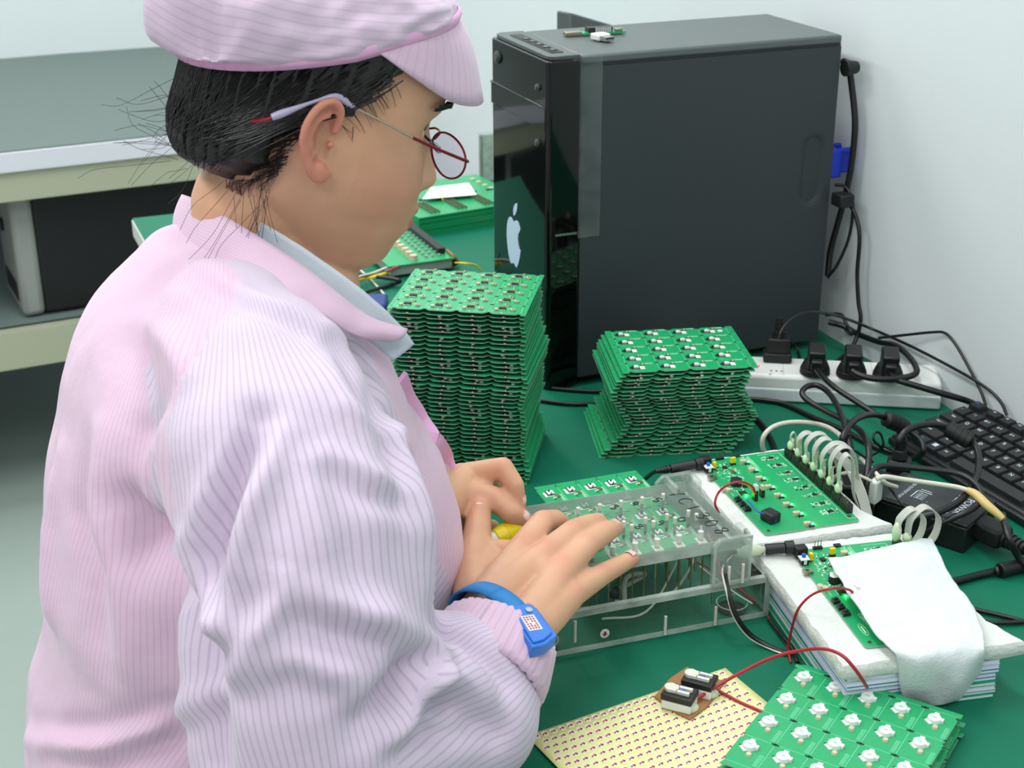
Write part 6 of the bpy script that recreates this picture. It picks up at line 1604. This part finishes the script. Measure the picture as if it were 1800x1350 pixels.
FOLDS = [  # (photo polyline, width, height)  negative = valley
 ([(453,742),(425,800),(395,860),(368,950),(350,1060)], .013, -.018), ([(482,760),(457,830),(437,900),(414,990)], .011, .010), ([(418,765),(378,850),(340,940)], .010, .010),
 ([(313,964),(335,1040),(362,1085),(400,1112),(440,1090),(483,1010)], .011, .009), ([(483,1000),(470,1040),(440,1080),(395,1140),(363,1170)], .010, -.010),
 ([(500,985),(492,1045),(455,1110),(400,1170)], .012, .007), ([(748,1160),(725,1195),(690,1230),(642,1274)], .013, -.020), ([(757,1130),(765,1180),(745,1230),(700,1290)], .011, .010),
 ([(560,1050),(620,1070),(680,1093),(735,1140)], .013, .008), ([(520,1100),(600,1120),(680,1135),(735,1165)], .012, -.007), ([(665,708),(690,780),(712,859),(735,940),(750,1010)], .014, .009),
 ([(655,700),(672,745),(688,800),(700,870)], .010, -.007), ([(219,896),(249,957),(302,1025),(325,1123),(352,1221),(362,1345)], .020, -.020), ([(226,890),(262,935),(300,980)], .010, -.008),
 ([(151,798),(140,904),(170,1010),(186,1161)], .018, -.007), ([(180,760),(178,880),(205,1010),(215,1150)], .016, .006), ([(110,800),(95,930),(90,1080)], .014, .005),
 ([(60,1297),(120,1308),(189,1304),(270,1275),(355,1236)], .012, .009), ([(65,1275),(130,1285),(200,1280),(300,1240)], .010, -.008), ([(90,1330),(180,1345),(300,1300),(360,1260)], .010, -.006),
 ([(560,620),(600,700),(640,800),(665,900)], .016, .006), ([(590,610),(628,690),(662,780)], .012, -.005), ([(600,720),(660,760),(720,780)], .008, .004), ([(575,800),(640,845),(700,870)], .009, .005), ([(590,830),(650,870),(705,900)], .009, -.005),
 ([(540,830),(570,930),(590,1030)], .014, .005), ([(575,860),(605,950),(630,1040)], .011, -.005), ([(440,1180),(520,1160),(600,1190),(650,1250)], .014, .005), ([(420,1230),(520,1200),(590,1230),(620,1290)], .013, -.005),
 ([(763,1090),(800,1110),(850,1150),(890,1200)], .009, -.009), ([(760,1130),(800,1150),(840,1190),(870,1250)], .010, .006), ([(720,1250),(770,1230),(820,1240),(870,1290)], .010, -.009), ([(700,1200),(760,1190),(800,1200),(840,1240)], .009, .007), ([(690,1330),(750,1290),(830,1290)], .010, -.007),
 ([(250,560),(300,600),(330,660)], .012, .004), ([(330,480),(420,530),(500,560),(560,600)], .010, -.006), ([(320,455),(400,500),(470,530),(560,580),(620,620)], .008, .004), ([(290,700),(250,760),(232,840)], .012, -.005)]
SEAM_B = [(415,489),(375,570),(332,650),(290,740),(268,800),(262,850),(280,930),(312,1010)]
SEAM_F = [(735,770),(742,850),(752,930),(756,990),(758,1050)]
disp = np.zeros(len(v))
for pl, w_, h_ in FOLDS:
    pts = [hit(*p) for p in pl]; pts = [p for p in pts if p is not None]
    if len(pts) < 2: continue
    d, tt = seg_dist(v, pts); disp += 1.5*h_*np.exp(-(d/w_)**2)*(.35+.65*np.sin(np.pi*np.clip(tt*.9+.05, 0, 1)))
seamd = np.full(len(v), 9.)
for pl in (SEAM_B, SEAM_F):
    pts = [hit(*p) for p in pl]; pts = [p for p in pts if p is not None]
    if len(pts) > 1:
        d, tt = seg_dist(v, pts); seamd = np.minimum(seamd, d); disp += .0018*np.exp(-(np.abs(d-.004)/.0022)**2)-.0022*np.exp(-(d/.0018)**2)
fn = np.array([noise.fractal(Vector(p)*9.0, 1.0, 2.0, 3)*.0045+noise.noise(Vector((p[0]*26, p[1]*26, p[2]*12)))*.0016 for p in v])
disp += fn
v2 = v+n*disp[:, None]
onb = (v2[:, 0] > DX0-.006) & (v2[:, 2] < TZ+.0025); v2[onb, 2] = TZ+.0025
me.vertices.foreach_set('co', v2.ravel()); me.update()
# second, finer pass
o_ = bpy.data.objects.new('tmp', me); COL.objects.link(o_); s_ = o_.modifiers.new('s', 'SMOOTH'); s_.factor = .5; s_.iterations = 3
me2 = bpy.data.meshes.new_from_object(o_.evaluated_get(bpy.context.evaluated_depsgraph_get())); bpy.data.objects.remove(o_); bpy.data.meshes.remove(me); me = me2
# stripe coordinates from the undisturbed shape
def ang(P, a, b, ref):
    a = np.array(a); ax_ = np.array(b)-a; ax_ /= np.linalg.norm(ax_); ref = np.array(ref)-ax_*(np.array(ref)@ax_); ref /= np.linalg.norm(ref); o2 = np.cross(ax_, ref)
    w_ = P-a; return np.arctan2(w_@o2, w_@ref)
A0_, A1_, A2_ = np.array(armR[1][0]), np.array(armR[-1][0]), np.array(foreR[-1][0])
da, _ = seg_dist(v, [np.array(armR[1][0]), np.array(armR[3][0]), np.array(armR[5][0])]); df, _ = seg_dist(v, [np.array(p[0]) for p in foreR])
yb = np.interp(v[:, 2], [.90, .935, 1.00, 1.06, 1.10], [.905, .93, .96, 1.010, 1.035]); xs_ = np.interp(v[:, 2], [.93, .98, 1.0, 1.043, 1.076, 1.099, 1.114], [.098, .102, .107, .113, .132, .152, .178])
isl = ((v[:, 1] < yb) & (v[:, 2] > .93) & (v[:, 0] > xs_)) | ((da < .096) & (v[:, 1] < .895) & (v[:, 2] < .96)) | ((df < .09) & (v[:, 1] < .93)) | ((v[:, 1] < .872) & (v[:, 2] < .96))
isf = isl & (df < da-.004) & (v[:, 0] > A1_[0]+.02)
tc_ = np.array([np.interp(v[:, 2], tz, [t_[k] for t_ in TZL]) for k in (1, 2)]).T
st_t = np.arctan2(v[:, 1]-tc_[:, 1], -(v[:, 0]-tc_[:, 0]))*.19
st_t = np.arctan2(-(v[:, 0]-tc_[:, 0])*1.0, -(v[:, 1]-tc_[:, 1]))*.185
st_s = ang(v, A0_, A1_, (0, -1, 0))*.082; st_f = ang(v, A1_, A2_, (0, -.5, 1))*.060
stripe = np.where(isf, st_f, np.where(isl, st_s, st_t))
attr(me, 'stripe', stripe); attr(me, 'panel', np.where(isl, 1.0, 0.0)*np.clip(1-np.exp(-(seamd/.004)**2), 0, 1))
jo = link_part('jacket', me, ['jacket_fabric'], woman, label='loose pink striped work jacket')
# cuff ring with gathers
def ring(c, ax_, ra, rb, upv, wdt, mb=None, gath=0, n_=90, prof=((-.5, 0), (-.3, .004), (.2, .0045), (.5, .0005))):
    c = Vector(c); ax_ = Vector(ax_).normalized(); a = (Vector(upv)-ax_*Vector(upv).dot(ax_)).normalized(); b = ax_.cross(a); rows = []
    for k in range(n_+1):
        t_ = 2*math.pi*k/n_; g_ = gath*math.sin(t_*37+2*math.sin(t_*3)); e = a*math.cos(t_)*1+b*math.sin(t_)
        rows.append([c+a*((ra+q+g_)*math.cos(t_))+b*((rb+q+g_)*math.sin(t_))+ax_*(w2*wdt+g_*.5) for w2, q in prof])
    mb = mb or MB(); mb.grid(rows); return mb
ca = Vector(D(880, 1098, .1))-foreR[-2][0]
cu_ = ring(foreR[-1][0]+ca.normalized()*.002, ca, .039, .043, (0, 0, 1), .044, gath=.0010, prof=((-.5, .004), (-.35, .0065), (-.1, .0060), (.2, .0035), (.42, .0015), (.5, -.002), (.44, -.006)))
o = part('cuff', cu_, 'jacket_fabric', jo, smooth=180, label='gathered pink sleeve cuff'); attr(o.data, 'stripe', [(i//7)*.0026 for i in range(len(o.data.vertices))]); attr(o.data, 'panel', [0.]*len(o.data.vertices)); s_ = o.modifiers.new('thick', 'SOLIDIFY'); s_.thickness = .0016
# collars
def collar(top, bot, name, mt, parent, label, far=True, th=.0022, fold=.004):
    T_ = [Qv(*p) for p in top]; B_ = [Qv(*p) for p in bot]
    def far_(L): return [Vector((p.x+.004, 2*1.092-p.y, p.z)) for p in L]
    if far: T_ = T_[::-1]+far_(T_[1:]); B_ = B_[::-1]+far_(B_[1:])
    else: T_ = T_[::-1]; B_ = B_[::-1]
    Ts, Bs = smooth_path(T_, 8), smooth_path(B_, 8); rows = []
    for i, (a, b) in enumerate(zip(Ts, Bs)):
        rr = []
        for q in np.linspace(0, 1, 9):
            p = a.lerp(b, q); out = Vector((p.x-.21, p.y-1.09, 0)); out = out.normalized() if out.length > 0 else out
            rr.append(p+out*(fold*math.sin(q*math.pi)+.0012*noise.noise(p*60)))
        rows.append(rr)
    c = MB().grid(rows); o = part(name, c, mt, parent, smooth=180, label=label)
    s_ = o.modifiers.new('thick', 'SOLIDIFY'); s_.thickness = th; s_.offset = 0
    return o
o = collar([(322,343,1.165),(352,354,1.125),(415,392,1.085),(515,456,1.062),(590,514,1.062),(650,558,1.072),(716,579,1.088)],
       [(306,408,1.165),(338,440,1.115),(404,470,1.070),(480,505,1.046),(560,552,1.046),(625,590,1.060),(688,600,1.082)], 'collar', 'jacket_fabric', jo, 'pink jacket collar')
nv = len(o.data.vertices); attr(o.data, 'stripe', [(i % 9)*.0075*1.1 for i in range(nv)]); attr(o.data, 'panel', [0.]*nv)
collar([(372,352,1.140),(400,362,1.118),(455,388,1.092),(545,443,1.078),(640,512,1.082),(698,565,1.094),(727,604,1.104)],
       [(360,420,1.150),(392,430,1.124),(450,460,1.098),(530,515,1.084),(610,575,1.086),(655,605,1.094),(690,634,1.100)], 'inner_collar', 'inner_grey', jo, 'pale grey inner collar', th=.0018, fold=.001)
bvh2 = BVHTree.FromPolygons([Vector(p) for p in v2], [tuple(p.vertices) for p in me.polygons]); fr_p = []
for yy in range(668, 880, 18):                     # the front edge runs down the outline of the chest
    for xx in range(860, 640, -3):
        h = bvh2.ray_cast(Vector(CAM), Vector(ray(xx, yy)).normalized())
        if h[0] is not None: fr_p.append(h[0]+h[1]*.001); break
pk = strip(fr_p[::2], (-.7, -.7, .2), .015, .0035, sub=6); part('placket', pk, 'pink_trim', jo, smooth=60, label='pink front placket edge')
# wrist strap
lat = (Vector(D(938, 1140, .100))-Vector(D(806, 1066, .102))); wc_ = (Vector(D(938, 1140, .100))+Vector(D(806, 1066, .102)))/2+Vector((0, 0, .0)); fax = Vector(D(900, 1050, .1))-Vector(D(862, 1120, .1))
fax = (fax-lat.normalized()*fax.dot(lat.normalized())).normalized(); 
upn = lat.normalized().cross(fax); upn = upn if upn.z > 0 else -upn
stp = ring(wc_, fax, .0285, lat.length/2+.0015, upn, .0165, n_=70, prof=((-.5, 0), (0, .0008), (.5, 0)))
st_o = part('wrist_strap', stp, 'strap_blue', woman, smooth=180, label='blue antistatic wrist strap'); s_ = st_o.modifiers.new('thick', 'SOLIDIFY'); s_.thickness = .0018; s_.offset = 1
q0, q1, q2_ = Vector(D(891, 1062, .132)), Vector(D(936, 1134, .124)), Vector(D(916, 1043, .132))
lx_ = (q1-q0); L_ = lx_.length; lx_.normalize(); wy_ = (q2_-q0); wy_ = (wy_-lx_*wy_.dot(lx_)); W_ = wy_.length; wy_.normalize(); nz_ = lx_.cross(wy_); nz_ = nz_ if nz_.z > 0 else -nz_
BX = Matrix(((lx_.x, wy_.x, nz_.x, q0.x), (lx_.y, wy_.y, nz_.y, q0.y), (lx_.z, wy_.z, nz_.z, q0.z), (0, 0, 0, 1)))
W_ = .0215
bx = MB(); bx.T = BX; bx.prism([(0, 0), (L_, 0), (L_-.001, W_*.55), (L_-.008, W_+.002), (.006, W_), (0, W_-.004)], -.012, -.002); bx.prism([(.004, .002), (L_-.003, .002), (L_-.004, W_*.5), (L_-.010, W_-.001), (.008, W_-.002)], -.002, 0)
part('clasp', bx, 'device_blue', st_o, bevel=.0009, label='blue plastic clasp box')
c = MB(); c.T = BX; c.cyl((.010, .013, 0), (.010, .013, .0012), .0026, n=16); c.cyl((-.002, .001, -.006), (.001, .001, -.004), .0024, n=12); c.cyl((-.001, W_-.003, -.006), (.003, W_-.003, -.004), .0024, n=12); part('snap_stud', c, 'chrome', st_o)
c = MB(); c.T = BX; c.box(.015, .004, 0, .031, .0145, .0003); lb = part('clasp_label', c, 'label_white', st_o, smooth=None, label='white label with red print')
c = MB(); c.T = BX
for i in range(6):
    for j in range(4):
        if (i, j) in ((2, 1), (3, 2)): continue
        c.box(.0162+i*.0024, .0052+j*.0022, .0003, .0178+i*.0024, .0066+j*.0022, .0004)
part('red_print', c, 'red_wire', st_o, smooth=None)
# small yellow tool between the hands
y0_, y1_ = Vector(D(869, 948, .094)), Vector(D(910, 931, .095))
t = thing('glue_bottle', 'yellow handled tool with a white end held between the two hands', 'tool', tuple(y0_))
yd = (y1_-y0_).normalized()
part('body', MB().cyl(y0_, y0_+yd*.010, .0075, .0105, n=20).cyl(y0_+yd*.010, y1_, .0100, .0100, n=20), 'yellow', t, bevel=.0008)
part('cap', MB().cyl(y0_-yd*.012, y0_, .0085, .0075, n=20), 'white_plastic', t, bevel=.0015)
